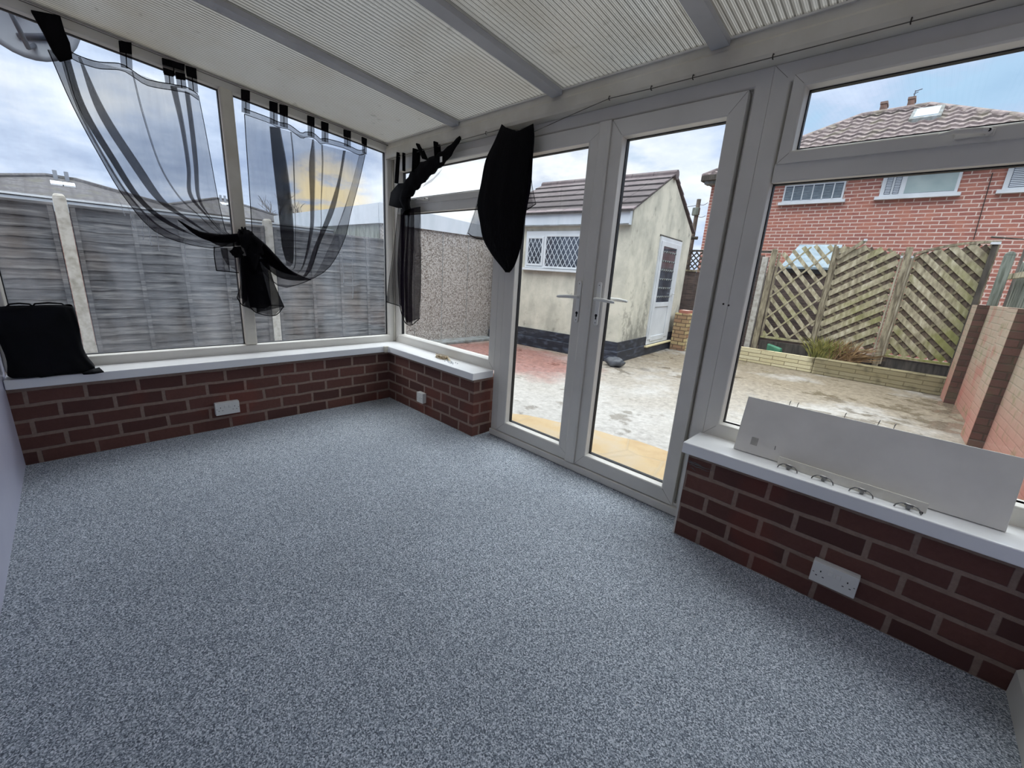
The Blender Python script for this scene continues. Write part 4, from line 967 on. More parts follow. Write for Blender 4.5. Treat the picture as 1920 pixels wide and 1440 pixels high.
# --- bare winter trees
def tree(loc, h, lab, seed, r0=.09):
    rnd = random.Random(seed); m = MB()
    def br(p, d, L, r, k):
        q = p+d*L; mid = p+d*L*.5+Vector((rnd.uniform(-1, 1), rnd.uniform(-1, 1), rnd.uniform(-.3, .6)))*L*.06
        m.tube([p, mid, q], [r, r*.8, r*.6], 4 if k > 1 else 6, close=False)
        if k >= 5: return
        for i in range(3 if k < 4 else 2):
            nd = (d+Vector((rnd.uniform(-1, 1), rnd.uniform(-1, 1), rnd.uniform(-.25, .7)))*.75).normalized()
            br(q.lerp(p, rnd.uniform(0, .35)), nd, L*rnd.uniform(.6, .82), max(.012, r*.58), k+1)
    br(Vector(loc), Vector((0, 0, 1)), h*.34, r0, 0)
    tag(m.build('bare_tree', 'bark'), lab, 'tree', 'bare trees on the skyline')
tree((-28, 8.5, G), 5.6, 'bare twiggy tree left of the yellow glow in the sky', 4)
tree((-28, 11.2, G), 5.0, 'bare twiggy tree under the yellow glow beside the garage', 9)
# --- satellite dish high outside the left window
e = empty('satellite_dish', (-.62, -1.9, 2.42), label='round grey satellite dish outside the top left corner', cat='dish')
m = MB(); rows = []
cen = Vector((-.62, -1.90, 2.50)); nrm = Vector((.93, -.30, -.12)).normalized(); ua = nrm.cross(Vector((0, 0, 1))).normalized(); ub = ua.cross(nrm)
for i in range(9):
    rr_ = .235*i/8; rows.append([tuple(cen+ua*rr_*math.cos(2*math.pi*k/32)+ub*rr_*1.05*math.sin(2*math.pi*k/32)+nrm*(.06*(rr_/.235)**2)) for k in range(33)])
m.grid(rows); m.build('dish_bowl', 'dish', e, thick=.004, smooth=True)
m = MB(); m.tube([cen-ub*.15-nrm*.02, cen-ub*.20+nrm*.12, cen-ub*.06+nrm*.24], .012, 8); m.tube([cen-ua*.12-ub*.05+nrm*.01, cen-ua*.10-ub*.10+nrm*.03, cen+ua*.06-ub*.14+nrm*.03], .016, 8)
m.tube([cen+ua*.05+ub*.2+nrm*.02, cen+ua*.05-ub*.02+nrm*.03], .018, 8)
m.build('feed_arm', 'dishdark', e, smooth=True)
m = MB(); m.tube([cen-nrm*.01, cen-nrm*.06+Vector((0, -.05, 0)), Vector((-.66, -2.40, 2.45))], .02, 8); m.build('bracket', 'dishdark', e, smooth=True)
struct(MB().box(-1.4, -.3, YH-.35, YH-.06, G, 3.0).build('wall_outer', 'brick_left'))

# --- outhouse (rotated 5 degrees), local: x to its right along the front, y along the gable, origin at near corner on the ground
oh = empty('outhouse', (-.168, 4.489, G), math.radians(5), label='cream rendered outbuilding with tiled gable roof and black painted base', cat='outbuilding')
lz = lambda z: z-G
OL, OD = 2.92, 3.10
m = MB()
ap = (OD/2, lz(3.10))
m.prism([(0, 0), (OD, 0), (OD, lz(2.28)), ap, (0, lz(2.32))], -OL, 0, 'x'); m.build('rendered_wall', 'render', oh, local=True)
m = MB(); m.box(-OL-.02, .022, -.022, OD+.02, 0, lz(.16)); m.build('base_course', 'darkplinth', oh, local=True)
m = MB(); m.box(-OL-.05, .05, -.055, OD*.91, 0, lz(.0)); m.build('base_step', 'darkplinth', oh, local=True, bevel=.008)
MB().box(.0, .10, 1.16, 2.60, lz(-.035), lz(-.005)).build('door_step', 'splitstone', oh, local=True, bevel=.004)
# fascia
MB().box(-OL-.02, -.02, -.10, -.002, lz(2.085), lz(2.315)).build('fascia', 'fascia', oh, local=True)
MB().box(-OL-.02, -.02, -.11, -.10, lz(2.085), lz(2.10)).build('fascia_lip', 'kerb', oh, local=True)
# tiled roof: stepped courses, both slopes
def slope(sgn):
    global bt
    bt = MB(); m = MB(); n = 6; rnd = random.Random(2)
    ey = -.14 if sgn < 0 else OD+.14; ez = lz(2.255); ry, rz_ = OD/2, lz(3.13)
    for k in range(n):
        t0, t1 = k/n, (k+1)/n+.03; 
        for q in range(9):
            x0 = -OL-.03+(OL+.07)*q/9; x1 = x0+(OL+.07)/9-.004; j = rnd.uniform(-.004, .004)
            y0, y1 = ey+(ry-ey)*t0, ey+(ry-ey)*min(1, t1); z0, z1 = ez+(rz_-ez)*t0, ez+(rz_-ez)*min(1, t1)
            if k == n-1 and q < 1 and sgn < 0: pass
            v = [(x0, y0, z0+.030+j), (x1, y0, z0+.030+j), (x1, y1, z1+.012), (x0, y1, z1+.012), (x0, y0, z0+.062+j), (x1, y0, z0+.062+j), (x1, y1, z1+.032), (x0, y1, z1+.032)]
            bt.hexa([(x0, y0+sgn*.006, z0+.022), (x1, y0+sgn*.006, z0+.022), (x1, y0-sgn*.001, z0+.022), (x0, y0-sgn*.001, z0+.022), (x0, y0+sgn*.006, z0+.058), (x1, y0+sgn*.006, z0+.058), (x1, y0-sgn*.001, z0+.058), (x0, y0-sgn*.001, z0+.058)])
            if sgn < 0: m.hexa(v)
            else: m.hexa([v[1], v[0], v[3], v[2], v[5], v[4], v[7], v[6]])
    return m
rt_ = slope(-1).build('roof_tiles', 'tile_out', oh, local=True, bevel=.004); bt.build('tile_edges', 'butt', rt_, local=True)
slope(1).build('roof_tiles', 'tile_out', oh, local=True, bevel=.004)
m = MB()
for q in range(7):
    x0 = -OL-.03+(OL+.09)*q/7; m.tube([(x0, OD/2, lz(3.135)), (x0+(OL+.09)/7-.006, OD/2, lz(3.135))], .085, 10)
m.build('ridge_tiles', 'tile_out', oh, local=True)
MB().tube([(-OL, OD+.14, lz(2.20)), (.10, OD+.14, lz(2.20))], .035, 8).build('gutter', 'darkpole', oh, local=True)
# leaded window in the front wall
wf = MB().box(-2.12, -.72, -.030, .02, lz(1.33), lz(2.00)); wo = wf.build('window_frame', 'white_paint', oh, local=True, bevel=.004)
MB().box(-2.17, -.66, -.09, .0, lz(1.285), lz(1.325)).build('window_sill', 'white_paint', oh, local=True, bevel=.004)
for (a0, a1, z0, z1) in ((-2.045, -1.735, 1.41, 1.865), (-1.635, -.78, 1.375, 1.90)):
    p = MB().box(a0, a1, -.036, -.031, lz(z0), lz(z1)).build('leaded_pane', 'darkglass', oh, local=True)
    l = MB(); w_, h_ = a1-a0, z1-z0; st = .098; sl_ = 1.75
    k = -20
    for k in range(-14, 16):
        for sg in (1, -1):
            # line a = a0 + k*st + t/sl_ *sg
            pts = []
            base = a0+k*st
            for zz in (0, h_):
                pts.append((base+sg*zz/sl_, zz))
            (xa, za), (xb, zb) = pts
            # clip to pane
            t0, t1 = 0., 1.
            dx = xb-xa
            for lim, s_ in ((a0, 1), (a1, -1)):
                fa, fb = s_*(xa-lim), s_*(xb-lim)
                if fa < 0 and fb < 0: t0 = 2
                elif fa < 0: t0 = max(t0, fa/(fa-fb))
                elif fb < 0: t1 = min(t1, fa/(fa-fb))
            if t0 < t1: l.beam((xa+dx*t0, -.038, lz(z0)+h_*t0), (xa+dx*t1, -.038, lz(z0)+h_*t1), .009, .004, up=(0, 1, 0))
    l.build('lead_lattice', 'fascia', p, local=True)
    fr = MB()
    for (b0, b1, c0, c1) in ((a0-.035, a0, z0-.035, z1+.035), (a1, a1+.035, z0-.035, z1+.035), (a0, a1, z0-.035, z0), (a0, a1, z1, z1+.035)): fr.box(b0, b1, -.046, -.03, lz(c0), lz(c1))
    fr.build('sash', 'white_paint', p, local=True, bevel=.004)
# door in the gable
dr_ = MB().box(-.02, .03, 1.29, 2.50, lz(-.005), lz(2.045)).build('gable_door', 'white_paint', oh, local=True, bevel=.004)
MB().box(.031, .036, 1.44, 2.19, lz(.83), lz(1.88)).build('door_pane', 'darkglass', dr_, local=True)
f_ = MB()
for (b0, b1, c0, c1) in ((1.33, 1.44, .10, 1.97), (2.19, 2.40, .10, 1.97), (1.44, 2.19, 1.88, 1.97), (1.44, 2.19, .74, .83), (1.44, 2.19, .06, .16)): f_.box(.03, .046, b0, b1, lz(c0), lz(c1))
f_.build('door_rails', 'white_paint', dr_, local=True, bevel=.004)
m = MB()
for k in range(6):
    for j in range(7): m.tube([(.0375, 1.47+j*.115, lz(1.80-.17*k)), (.0375, 1.51+j*.115, lz(1.77-.17*k)), (.0375, 1.55+j*.115, lz(1.80-.17*k))], .009, 5)
m.build('net_pattern', 'kerb', dr_, local=True)
m = MB(); m.box(.046, .054, 2.30, 2.335, lz(.86), lz(1.08)); m.tube([(.05, 2.318, lz(1.0)), (.085, 2.318, lz(1.0)), (.09, 2.21, lz(1.0))], .011, 8); m.build('door_handle', 'white_paint', dr_, local=True)
MB().box(-.02, .012, 1.26, 2.53, lz(2.05), lz(2.075)).build('lintel_edge', 'darkpole', oh, local=True)
# dark sack at the corner
m = MB(); blob(m, (-.01, 4.22, G+.075), (.17, .13, .085), 3, 16, 10, .14)
tag(m.build('rubble_sack', 'lump', smooth=True), 'dark plastic sack slumped at the near corner of the outbuilding', 'sack')

# --- telegraph pole
tp = empty('telegraph_pole', (-2.42, 12.6, G), label='stubby telegraph pole with two wires behind the outbuilding', cat='pole')
MB().tube([(-2.42, 12.6, G), (-2.42, 12.6, 3.88)], .07, 8).build('pole_shaft', 'bark', tp, smooth=True)
MB().box(-2.54, -2.32, 12.48, 12.6, 3.38, 3.62).build('junction_box', 'greytimber', tp, bevel=.02)
m = MB()
for z0, x1, z1 in ((3.75, -2.12, 3.76), (3.40, -2.12, 3.37), (3.70, -7, 3.5)):
    m.tube([(-2.42+(x1+2.42)*t/8, 12.6, z0+(z1-z0)*t/8-.06*math.sin(math.pi*t/8)) for t in range(9)], .010, 4)
m.build('overhead_wire', 'wire', tp)

# --- brick house
HY = 12.; bh = empty('brick_house', (1.5, HY, G), label='two storey orange-red brick house with brown pantiled hip roof', cat='house')
X0, X1, EZ = -1.86, 5.35, 4.34
MB().box(X0, X1, HY, HY+6.0, G, EZ-.02).build('house_wall', 'brick_house', bh)
v = [(-2.05, 11.7, EZ), (5.55, 11.7, EZ), (5.55, 17.9, EZ), (-2.05, 17.9, EZ), (1.03, 14.8, 6.25), (2.45, 14.8, 6.25)]
MB().add(v, [(0, 1, 5, 4), (1, 2, 5), (2, 3, 4, 5), (3, 0, 4), (3, 2, 1, 0)]).build('hip_roof', 'tile_house', bh)
# wavy tile relief rows on the front slope
m = MB(); SL = (6.25-EZ)/3.1; nrow = 12
for r in range(nrow):
    t0 = (r+.05)/nrow; t1 = (r+1.25)/nrow; t1 = min(t1, 1)
    y0, y1 = 11.7+3.1*t0, 11.7+3.1*t1; z0, z1 = EZ+1.91*t0, EZ+1.91*t1
    xa, xb = -2.05+3.08*t0+.08, 5.55-3.1*t0-.08
    n = int((xb-xa)/.075); top, bot, base = [], [], []
    for i in range(n+1):
        x = xa+(xb-xa)*i/n; w = .028*math.sin(2*math.pi*x/.30)
        xt = min(max(x, -2.05+3.08*t1+.06), 5.55-3.1*t1-.06)
        base.append((x, y0-.02, z0-.01)); bot.append((x, y0-.02, z0+.075+w)); top.append((xt, y1, z1+.022+w*.6))
    m.grid([base, bot, top])
m.build('pantiles', 'tile_house', bh, smooth=False)
for a, b in ((0, 4), (4, 5), (5, 1)): MB().tube([v[a], v[b]], .095, 8).build('ridge_tiles', 'tile_house', bh, smooth=True)
m = MB().box(-2.05, 5.55, 11.62, 11.74, EZ-.12, EZ+.02); m.box(-2.1, -1.98, 11.7, 17.9, EZ-.12, EZ+.02); m.build('gutter', 'darkpole', bh)
MB().box(-2.0, 5.5, 11.75, 12.02, EZ-.2, EZ-.02).build('soffit', 'kerb', bh)
def hwin(x0, x1, z0, z1, panes, kind):
    f = MB().box(x0, x1, HY-.05, HY+.02, z0, z1).build('house_window', 'white_paint', bh)
    MB().box(x0-.07, x1+.07, HY-.12, HY, z0-.07, z0).build('window_sill', 'white_paint', f)
    for (a, b, mt) in panes:
        p = MB().box(x0+(x1-x0)*a, x0+(x1-x0)*b, HY-.058, HY-.05, z0+.05, z1-.05).build('pane', mt, f)
        if mt != 'paleglass' or kind == 1:
            q = MB(); xx0, xx1 = x0+(x1-x0)*a+.01, x0+(x1-x0)*b-.01; nz = int((z1-z0-.12)/.035)
            for k in range(nz): q.box(xx0, xx1, HY-.0625, HY-.0585, z0+.06+k*.035, z0+.06+k*.035+.017)
            q.build('blind_slats', 'fascia' if kind != 1 else 'shedroof', f)
    return f
f = hwin(.12, 1.46, 3.53, 3.98, [(.03, .97, 'darkglass')], 1)
m = MB()
for k in range(1, 6): m.box(.12+1.34*k/6-.012, .12+1.34*k/6+.012, HY-.068, HY-.05, 3.57, 3.94)
m.build('glazing_bar', 'white_paint', f)
hwin(2.17, 3.50, 3.54, 4.22, [(.06, .145, 'darkglass'), (.175, .26, 'darkglass'), (.33, .96, 'paleglass')], 2)
f = hwin(4.16, 4.95, 3.54, 4.22, [(.10, .9, 'darkglass')], 0)
# rooflight
def rp(x, y, off=.1): return Vector((x, y, EZ+(y-11.7)*SL+off))
rf = MB().hexa([rp(2.20, 13.58, .0), rp(2.80, 13.58, .0), rp(2.80, 14.30, .0), rp(2.20, 14.30, .0), rp(2.20, 13.58, .14), rp(2.80, 13.58, .14), rp(2.80, 14.30, .14), rp(2.20, 14.30, .14)]).build('rooflight', 'kerb', bh)
MB().hexa([rp(2.27, 13.68, .13), rp(2.73, 13.68, .13), rp(2.73, 14.22, .13), rp(2.27, 14.22, .13), rp(2.27, 13.68, .15), rp(2.73, 13.68, .15), rp(2.73, 14.22, .15), rp(2.27, 14.22, .15)]).build('pane', 'skyglass', rf)
for x, zt in ((1.396, 6.70), (2.0, 6.70)):
    q = MB().box(x-.07, x+.07, 15.4, 15.8, 5.8, zt).build('chimney_stack', 'chimney', bh); MB().box(x-.085, x+.085, 15.38, 15.82, zt-.02, zt+.04).build('chimney_cap', 'pot', q)
m = MB(); m.tube([(2.02, 15.6, 6.70), (2.02, 15.6, 6.95)], .012, 5); m.tube([(2.02, 15.6, 6.93), (2.16, 15.6, 6.96)], .012, 5); m.tube([(1.99, 15.6, 6.86), (2.09, 15.6, 6.90)], .01, 5); m.build('aerial', 'dishdark', bh)
MB().tube([(4.0, HY-.03, 2.55), (3.95, HY-.03, 3.9)], .008, 5).build('wall_cable', 'screw', bh)

# --- garden end : planter wall, soil, trellis fence
pw = MB().box(-.02, 2.325, 7.16, 7.30, G, .07).build('planter_wall', 'splitstone', bevel=.012)
tag(pw, 'low planter wall of pale yellow split stone, its clean left half', 'wall')
pw = MB().box(2.335, 4.08, 7.12, 7.30, G, .085).build('planter_wall', 'splitstone', bevel=.012)
tag(pw, 'low planter wall of split stone, its dark mossy right half', 'wall')
pr_ = empty('stone_pier', (-.15, 7.22, G), label='knee high pier of yellow and red stone between outbuilding and planter', cat='pier')
MB().box(-.30, .0, 7.06, 7.40, G, .60).build('pier_body', 'pierstone', pr_, bevel=.01)
MB().box(-.24, -.04, 7.10, 7.36, .60, .665).build('pier_cap', 'brick_house', pr_, bevel=.006)
struct(MB().box(-.02, 4.12, 7.301, 9.0, G, -.01).build('trim_12', 'soil'), 'planting bed soil')
TY = 7.56
def zarch(xa, za, xb, zb, bul):
    return lambda x: za+(zb-za)*(x-xa)/(xb-xa)+bul*4*((x-xa)/(xb-xa))*(1-(x-xa)/(xb-xa))
def clip_slat(m, x0, x1, zb, ztf, px, pz, dx, dz, w, y, th):
    """slat through (px,pz) direction (dx,dz), clipped to the panel outline"""
    n = 160; ts = [(-3+6*i/n) for i in range(n+1)]; ins = [t for t in ts if x0 <= px+dx*t <= x1 and zb <= pz+dz*t <= ztf(px+dx*t)]
    if len(ins) < 3: return
    a, b = ins[0], ins[-1]
    m.beam((px+dx*a, y, pz+dz*a), (px+dx*b, y, pz+dz*b), th, w, up=(-dz, 0, dx) if False else (0, 1, 0)) if False else None
    nx, nz = -dz*w/2, dx*w/2
    A_, B_ = (px+dx*a, pz+dz*a), (px+dx*b, pz+dz*b)
    v = []
    for yy in (y, y+th):
        v += [(A_[0]-nx, yy, A_[1]-nz), (B_[0]-nx, yy, B_[1]-nz), (B_[0]+nx, yy, B_[1]+nz), (A_[0]+nx, yy, A_[1]+nz)]
    m.add(v, [(0, 1, 2, 3), (7, 6, 5, 4), (0, 4, 5, 1), (1, 5, 6, 2), (2, 6, 7, 3), (3, 7, 4, 0)])
def trellis(x0, x1, zb, ztf, slope_, pitch, w, back, lab, thin=None, seed=0, arch=False):
    e = empty('lattice_fence_panel', ((x0+x1)/2, TY, 0), label=lab, cat='fence', group='diagonal slatted lattice panels at the end of the garden')
    L = math.hypot(1, slope_); dx, dz = 1/L, slope_/L; rnd = random.Random(seed)
    m = MB(); k = -40
    step = pitch*L
    for k in range(-40, 60):
        zc = zb-3+k*step; clip_slat(m, x0+.02, x1-.02, zb+.01, ztf, x0, zc, dx, dz, w*rnd.uniform(.92, 1.08), TY+rnd.uniform(0, .004), .010)
    m.build('diagonal_slats', 'moss', e)
    m = MB(); p2, w2_, y2 = thin if thin else (pitch*1.0, w*.42, TY+.012)
    for k in range(-40, 60):
        clip_slat(m, x0+.02, x1-.02, zb+.01, ztf, x0, zb-3+k*p2*L, dx, -dz, w2_, y2, .010)
    m.build('cross_slats', 'moss' if thin else 'cross', e)
    if back:
        m = MB()
        for k in range(-40, 60): clip_slat(m, x0+.02, x1-.02, zb+.01, lambda x: ztf(x)-.03, x0, zb-3+(k+.5)*step, dx, dz, w*.95, TY+.026, .008)
        m.build('backing_slats', 'backing', e)
    for xx in (x0, x1-.035): MB().box(xx, xx+.035, TY-.006, TY+.035, zb, ztf(xx+.017)).build('frame_stile', 'timber', e, bevel=.003)
    MB().box(x0, x1, TY-.004, TY+.035, zb-.03, zb+.012).build('bottom_rail', 'moss', e, bevel=.003)
    if arch:
        n = 16; pts = [(x0+(x1-x0)*i/n, TY+.012, ztf(x0+(x1-x0)*i/n)+.01) for i in range(n+1)]
        m = MB(); rows = [[(x, y-.022, z-.018) for x, y, z in pts], [(x, y-.022, z+.018) for x, y, z in pts], [(x, y+.022, z+.018) for x, y, z in pts], [(x, y+.022, z-.018) for x, y, z in pts], [(x, y-.022, z-.018) for x, y, z in pts]]
        m.grid(rows).build('arched_rail', 'timber', e)
    return e
trellis(1.30, 2.17, .30, zarch(1.30, 1.90, 2.17, 2.06, .05), -1.1, .15, .066, False, 'open lattice panel, furthest left, with the blue-grey shed showing through', thin=(.28, .028, TY-.012), seed=1)
trellis(2.20, 3.09, .30, zarch(2.20, 2.00, 3.09, 1.93, .07), .72, .150, .090, True, 'lattice panel of upward slanting slats behind the grass clump', seed=2)
trellis(3.20, 4.105, .26, zarch(3.20, 1.90, 4.105, 2.09, .06), -.95, .150, .088, True, 'mossy lattice panel under the arched rail beside the brick wall', seed=3, arch=True)
def post(name, x, w, z0, z1, mt, lab, lean=0., y=TY-.02, dep=.08, round_=False, grp=None):
    m = MB(); n = 6
    m.hexa([(x-w/2-lean, y-dep/2, z0), (x+w/2-lean, y-dep/2, z0), (x+w/2-lean, y+dep/2, z0), (x-w/2-lean, y+dep/2, z0), (x-w/2, y-dep/2, z1), (x+w/2, y-dep/2, z1), (x+w/2, y+dep/2, z1), (x-w/2, y+dep/2, z1)])
    if round_:
        pts = [(x+w/2*math.cos(math.pi*k/10), z1+w/2*math.sin(math.pi*k/10)) for k in range(11)]; m.prism(pts, y-dep/2, y+dep/2, 'y')
    return tag(m.build(name, mt, bevel=.006), lab, 'post')
post('timber_post', 1.235, .095, -.02, 1.93, 'timber', 'round topped timber post at the left end of the lattice fence', round_=True)
post('concrete_fence_post', 1.105, .10, G, 1.82, 'concrete_post', 'pale flaking post just left of the lattice fence', dep=.1)
post('timber_post', 2.185, .045, .0, 2.03, 'timber', 'thin timber post between the open and the slanting lattice', y=TY-.03, dep=.04)
pm = empty('timber_post', (3.145, TY-.03, 0), label='stout timber post left of the arched lattice panel, with side battens', cat='post')
MB().box(3.10, 3.185, TY-.09, TY-.01, -.02, 2.02).build('post_shaft', 'timber', pm, bevel=.01)
for x in (3.075, 3.20): q = MB().box(x-.014, x+.014, TY-.05, TY-.015, .1, 1.86).build('side_batten', 'timber_w', pm, bevel=.003); MB().box(x-.016, x+.016, TY-.054, TY-.012, 1.85, 1.885).build('batten_tip', 'white_paint', q)
dp = post('timber_post', 4.05, .06, .0, 2.06, 'darkpole', 'dark timber post with a white cap near the right brick wall', y=TY-.06, dep=.06)
MB().box(4.0, 4.10, TY-.11, TY-.02, 2.06, 2.095).build('post_cap', 'white_paint', dp)
pk = MB().beam((2.225, TY-.028, 1.82), (2.56, TY-.028, 2.13), .035, .055).build('loose_slat', 'timber'); tag(pk, 'loose timber slat sticking up past the lattice, white tipped', 'slat')
MB().box(2.53, 2.575, TY-.052, TY-.004, 2.115, 2.15).build('slat_tip', 'white_paint', pk)
sb = MB().box(1.3, 4.09, TY+.02, TY+.06, -.02, .22).build('sleeper_board', 'darkpole', bevel=.006); tag(sb, 'dark board along the foot of the lattice fence', 'board')
# fence of grey boards left of the post, with a lattice top
bf = empty('board_fence', (-.4, 8.1, G), label='weathered board fence with lattice top behind the outbuilding', cat='fence')
m = MB()
for k in range(22):
    x = -2.2+k*.15; m.box(x, x+.142, 8.1, 8.12, G, 1.50+.01*math.sin(k*2.))
m.build('vertical_boards', 'shedwall', bf)
m = MB(); zf = lambda x: 1.95
for k in range(-20, 60):
    for dz_ in (1, -1): clip_slat(m, -2.2, 1.05, 1.53, zf, -2.2, 1.5-3+k*.12, .7071, .7071*dz_, .026, 8.1+(.012 if dz_ > 0 else 0), .010)
m.build('lattice_top', 'darkpole', bf)
MB().box(-2.2, 1.08, 8.08, 8.13, 1.50, 1.54).build('mid_rail', 'timber', bf); MB().box(-2.2, 1.08, 8.08, 8.13, 1.94, 1.98).build('top_rail', 'darkpole', bf)
MB().box(.86, 1.06, 7.62, 7.65, G, 1.86).build('end_board', 'shedwall', bf)
# shed behind the lattice
sh = empty('garden_shed', (1.7, 8.9, G), label='small shed with blue-grey roof behind the open lattice', cat='shed')
MB().box(1.0, 2.7, 8.55, 9.8, G, 1.70).build('shed_wall', 'shedwall', sh)
MB().add([(1.2, 8.4, 1.70), (2.12, 8.4, 1.70), (2.05, 9.2, 2.20), (1.3, 9.2, 2.20), (1.2, 8.4, 1.66), (2.12, 8.4, 1.66), (2.05, 9.2, 2.14), (1.3, 9.2, 2.14)], [(0, 1, 2, 3), (7, 6, 5, 4), (0, 4, 5, 1), (1, 5, 6, 2), (2, 6, 7, 3), (3, 7, 4, 0)]).build('shed_roof', 'shedroof', sh)
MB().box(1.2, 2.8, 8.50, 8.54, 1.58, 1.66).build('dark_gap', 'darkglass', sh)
# green plastic thing and phormium clump
gp = MB().hexa([(1.50, 7.36, .02), (1.74, 7.36, .0), (1.76, 7.5, .0), (1.50, 7.5, .02), (1.49, 7.36, .19), (1.73, 7.36, .13), (1.75, 7.46, .13), (1.50, 7.46, .19)]).build('plastic_trough', 'greenpaint', bevel=.02)
tag(gp, 'green plastic trough lying in the planting bed', 'trough')
def spiky(lab):
    rnd = random.Random(8); e = empty('spiky_plant', (2.50, 7.40, .0), label=lab, cat='plant')
    for (cnt, mt, nm, xo) in ((170, 'leaf_g', 'green_blades', -.10), (170, 'leaf_b', 'dry_blades', .17)):
        m = MB()
        for k in range(cnt):
            an = rnd.uniform(0, 2*math.pi); sp = rnd.uniform(.05, .55); L = rnd.uniform(.42, .72); w = rnd.uniform(.008, .015)
            base = Vector((2.50+xo+rnd.uniform(-.15, .15), 7.39+rnd.uniform(-.06, .04), -.01)); d = Vector((math.cos(an)*sp, math.sin(an)*sp*.5, 1)).normalized()
            if nm == 'dry_blades' and rnd.random() < .55: d = (d+Vector((rnd.uniform(.1, .9), 0, -.15))).normalized()
            side = d.cross(Vector((math.sin(an*3), -1, .2))).normalized(); r0, r1 = [], []
            for i in range(6):
                t = i/5; p = base+d*L*t+Vector((d.x*.18, d.y*.12, -.20*L-.06))*t*t; p.y = min(p.y, 7.46); ww = w*(1-t)**.6
                r0.append(p-side*ww); r1.append(p+side*ww)
            m.grid([r0, r1])
        m.build(nm, mt, e, fix=False)['kind'] = 'stuff'
    return e
M['leaf_g'] = mat('strap_leaf_green', s(158, 152, 80), s(106, 108, 52), 12, .8)
M['leaf_b'] = mat('strap_leaf_dry', s(168, 138, 98), s(116, 88, 60), 12, .9)
spiky('clump of spiky green and straw-brown leaves in front of the lattice')

# --- right boundary: painted brick wall with piers, board fence behind
rw = empty('garden_wall', (4.26, 4.2, G), math.radians(2.4), label='painted brick boundary wall with projecting bare brick piers on the right', cat='wall')
MB().box(-.02, .22, -4.6, 3.6, 0, 1.395).build('wall_face', 'brick_wash', rw, local=True)
for y0 in (.04, 2.40):
    p = MB().box(-.135, -.021, y0, y0+.45, 0, 1.40).build('pier', 'brick_pier', rw, local=True)
    MB().box(-.138, -.1352, y0+.004, y0+.446, 0, 1.395).build('painted_face', 'brick_wash', p, local=True)
rnd = random.Random(31)
uf = empty('board_fence', (4.5, 5.5, G), label='tall grey-green board fence standing above the painted brick wall', cat='fence')
for k in range(30):
    y = 2.6+k*.155; h = 1.78+.05*math.sin(k*1.7)
    x = 4.46-.042*(y-4.2)
    if k < 100:
        m = MB().box(x, x+.02, y, y+.14, .9, h)
        pts = [(y+.07+.07*math.cos(math.pi*q/8), h+.07*math.sin(math.pi*q/8)) for q in range(9)]
        m.prism(pts, x, x+.02, 'x'); m.build('fence_board', 'greytimber', uf)
MB().beam((4.44, 2.6, 1.60), (4.25, 7.2, 1.60), .03, .07).build('rail', 'moss', uf)
q = post('timber_post', 4.165, .10, 1.198, 1.86, 'greytimber', 'broad grey round-topped post at the corner above the brick wall', y=6.75, dep=.09, round_=True)

MB().box
pb = empty('washing_line_bar', (4.3, 9.0, 2.3), label='thin dark metal bar above the arched rail, far right', cat='bar')
MB().tube([(4.07, 9.0, 2.315), (4.5, 9.0, 2.27), (4.5, 9.0, 1.2)], .016, 8).build('bar_arm', 'darkpole', pb, smooth=True)
MB().tube([(4.5, 9.0, 2.27), (4.5, 9.0, G)], .02, 8).build('bar_post', 'darkpole', pb, smooth=True)

# outdoor colours darkened evenly to offset the boosted light of the upper sky
def deepen(names, f):
    for nm in names:
        tr_ = M[nm].node_tree
        for nd in list(tr_.nodes):
            if nd.type == 'BSDF_PRINCIPLED':
                inp = nd.inputs['Base Color']; mx_ = tr_.nodes.new('ShaderNodeMix'); mx_.data_type = 'RGBA'; mx_.blend_type = 'MULTIPLY'
                mx_.inputs[0].default_value = 1.; mx_.inputs[7].default_value = (f, f, f, 1)
                if inp.is_linked: tr_.links.new(inp.links[0].from_socket, mx_.inputs[6])
                else: mx_.inputs[6].default_value = inp.default_value
                tr_.links.new(mx_.outputs[2], inp)
deepen(OUTM, OUTF)
# ================================================================= SKY
w = bpy.data.worlds.new('overcast_evening'); SC.world = w; w.use_nodes = True
t = w.node_tree; t.nodes.clear()
class WN(NT):
    def __init__(self): self.t = t
k = WN(); out = k.n('ShaderNodeOutputWorld'); 
v = k.n('ShaderNodeTexCoord').outputs['Generated']
x, y, z = k.xyz(v)
zc = k.math('MAXIMUM', z, .0)
den = k.math('ADD', zc, .22)
cv = k.vec(k.math('DIVIDE', x, den), k.math('DIVIDE', y, den), k.math('MULTIPLY', z, 1.5))
f1 = k.noise(cv, 1.15, 8, .58); f2 = k.noise(cv, 3.4, 6, .6)
f = k.math('ADD', k.math('MULTIPLY', f1, .75), k.math('MULTIPLY', f2, .25))
def dirdot(d):
    d = Vector(d).normalized(); return k.n('ShaderNodeVectorMath', {0: v, 1: d}, operation='DOT_PRODUCT').outputs['Value']
sky = k.ramp(f, [(.34, s(138, 156, 190)), (.46, s(170, 186, 214)), (.54, s(196, 210, 234)), (.66, s(238, 243, 250))])
br = k.step(dirdot((-.66, .73, .19)), .93, .995)     # bright bank of cloud over the outbuilding
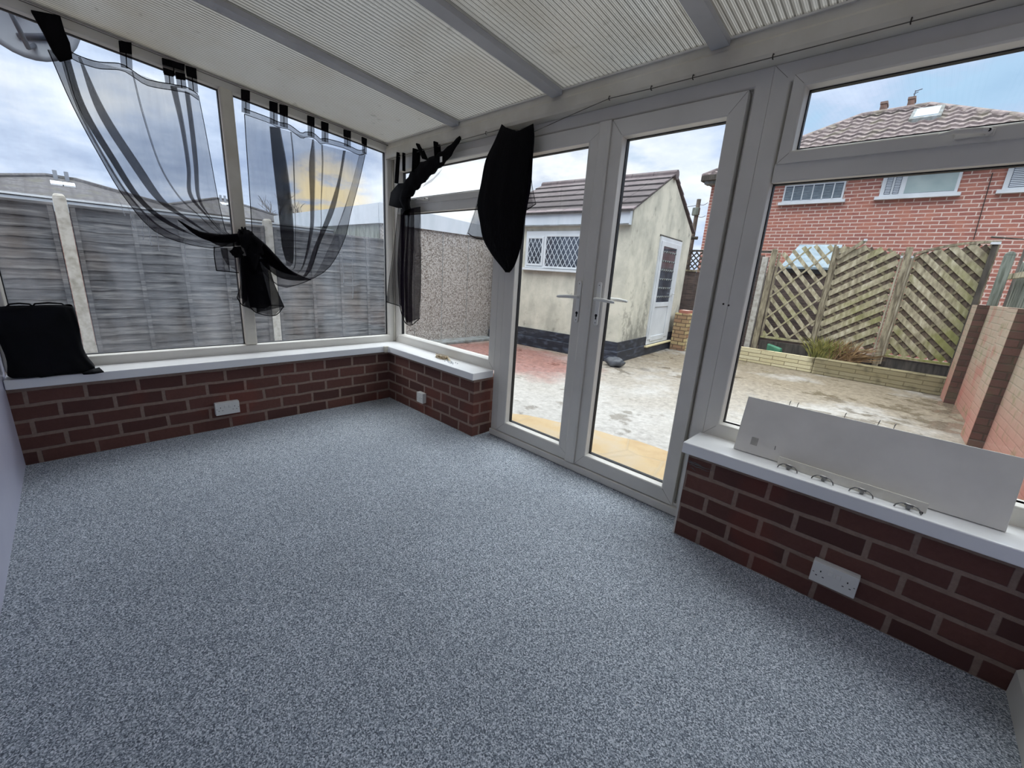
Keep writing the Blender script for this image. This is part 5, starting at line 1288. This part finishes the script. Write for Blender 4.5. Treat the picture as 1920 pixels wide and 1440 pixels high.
sky = k.mix(k.math('MULTIPLY', br, k.step(f, .36, .56)), sky, s(252, 252, 250))
gl = k.step(dirdot((-.912, .39, .115)), .9955, .9996)  # low yellow gap near the horizon
sky = k.mix(k.math('MULTIPLY', gl, k.step(f2, .38, .52)), sky, (1.0, .82, .48, 1))
bl = k.step(dirdot((-.16, .93, .34)), .90, .99)
sky = k.mix(k.math('MULTIPLY', k.math('MULTIPLY', bl, .7), k.math('SUBTRACT', 1., k.step(f, .44, .52))), sky, s(170, 206, 232))
up = k.step(z, .44, .66)
sky = k.mix(k.math('MULTIPLY', up, .85), sky, (.84, .85, .83, 1))
st_ = k.math('ADD', SKY_LO, k.math('MULTIPLY', up, SKY_UP))
bg = k.n('ShaderNodeBackground', {'Color': sky, 'Strength': st_})
t.links.new(bg.outputs[0], out.inputs[0])

# ================================================================= CAMERA AND VIEW
cam = bpy.data.cameras.new('camera'); co = bpy.data.objects.new('camera', cam); COL.objects.link(co)
yaw, pitch, roll, FPX = .7522, .2660, .0656, 772.96
fw = Vector((-math.sin(yaw)*math.cos(pitch), math.cos(yaw)*math.cos(pitch), -math.sin(pitch)))
r_ = fw.cross(Vector((0, 0, 1))).normalized(); u_ = r_.cross(fw)
R_ = r_*math.cos(roll)+u_*math.sin(roll); U_ = -r_*math.sin(roll)+u_*math.cos(roll)
mx = Matrix((R_, U_, -fw)).transposed().to_4x4(); mx.translation = Vector((3.4205, -1.9514, 1.2368)); co.matrix_world = mx
cam.sensor_fit = 'HORIZONTAL'; cam.sensor_width = 36; cam.lens = 36*FPX/1920; cam.clip_start = .02; cam.clip_end = 300
SC.camera = co
vs = SC.view_settings; vs.view_transform = 'Standard'; vs.look = 'None'; vs.gamma = 1; vs.use_curve_mapping = False; vs.exposure = EXPO
c_ = SC.cycles
c_.transparent_max_bounces = 40; c_.max_bounces = 10; c_.diffuse_bounces = 6; c_.glossy_bounces = 4; c_.transmission_bounces = 8
c_.use_denoising = True; c_.sample_clamp_indirect = 6
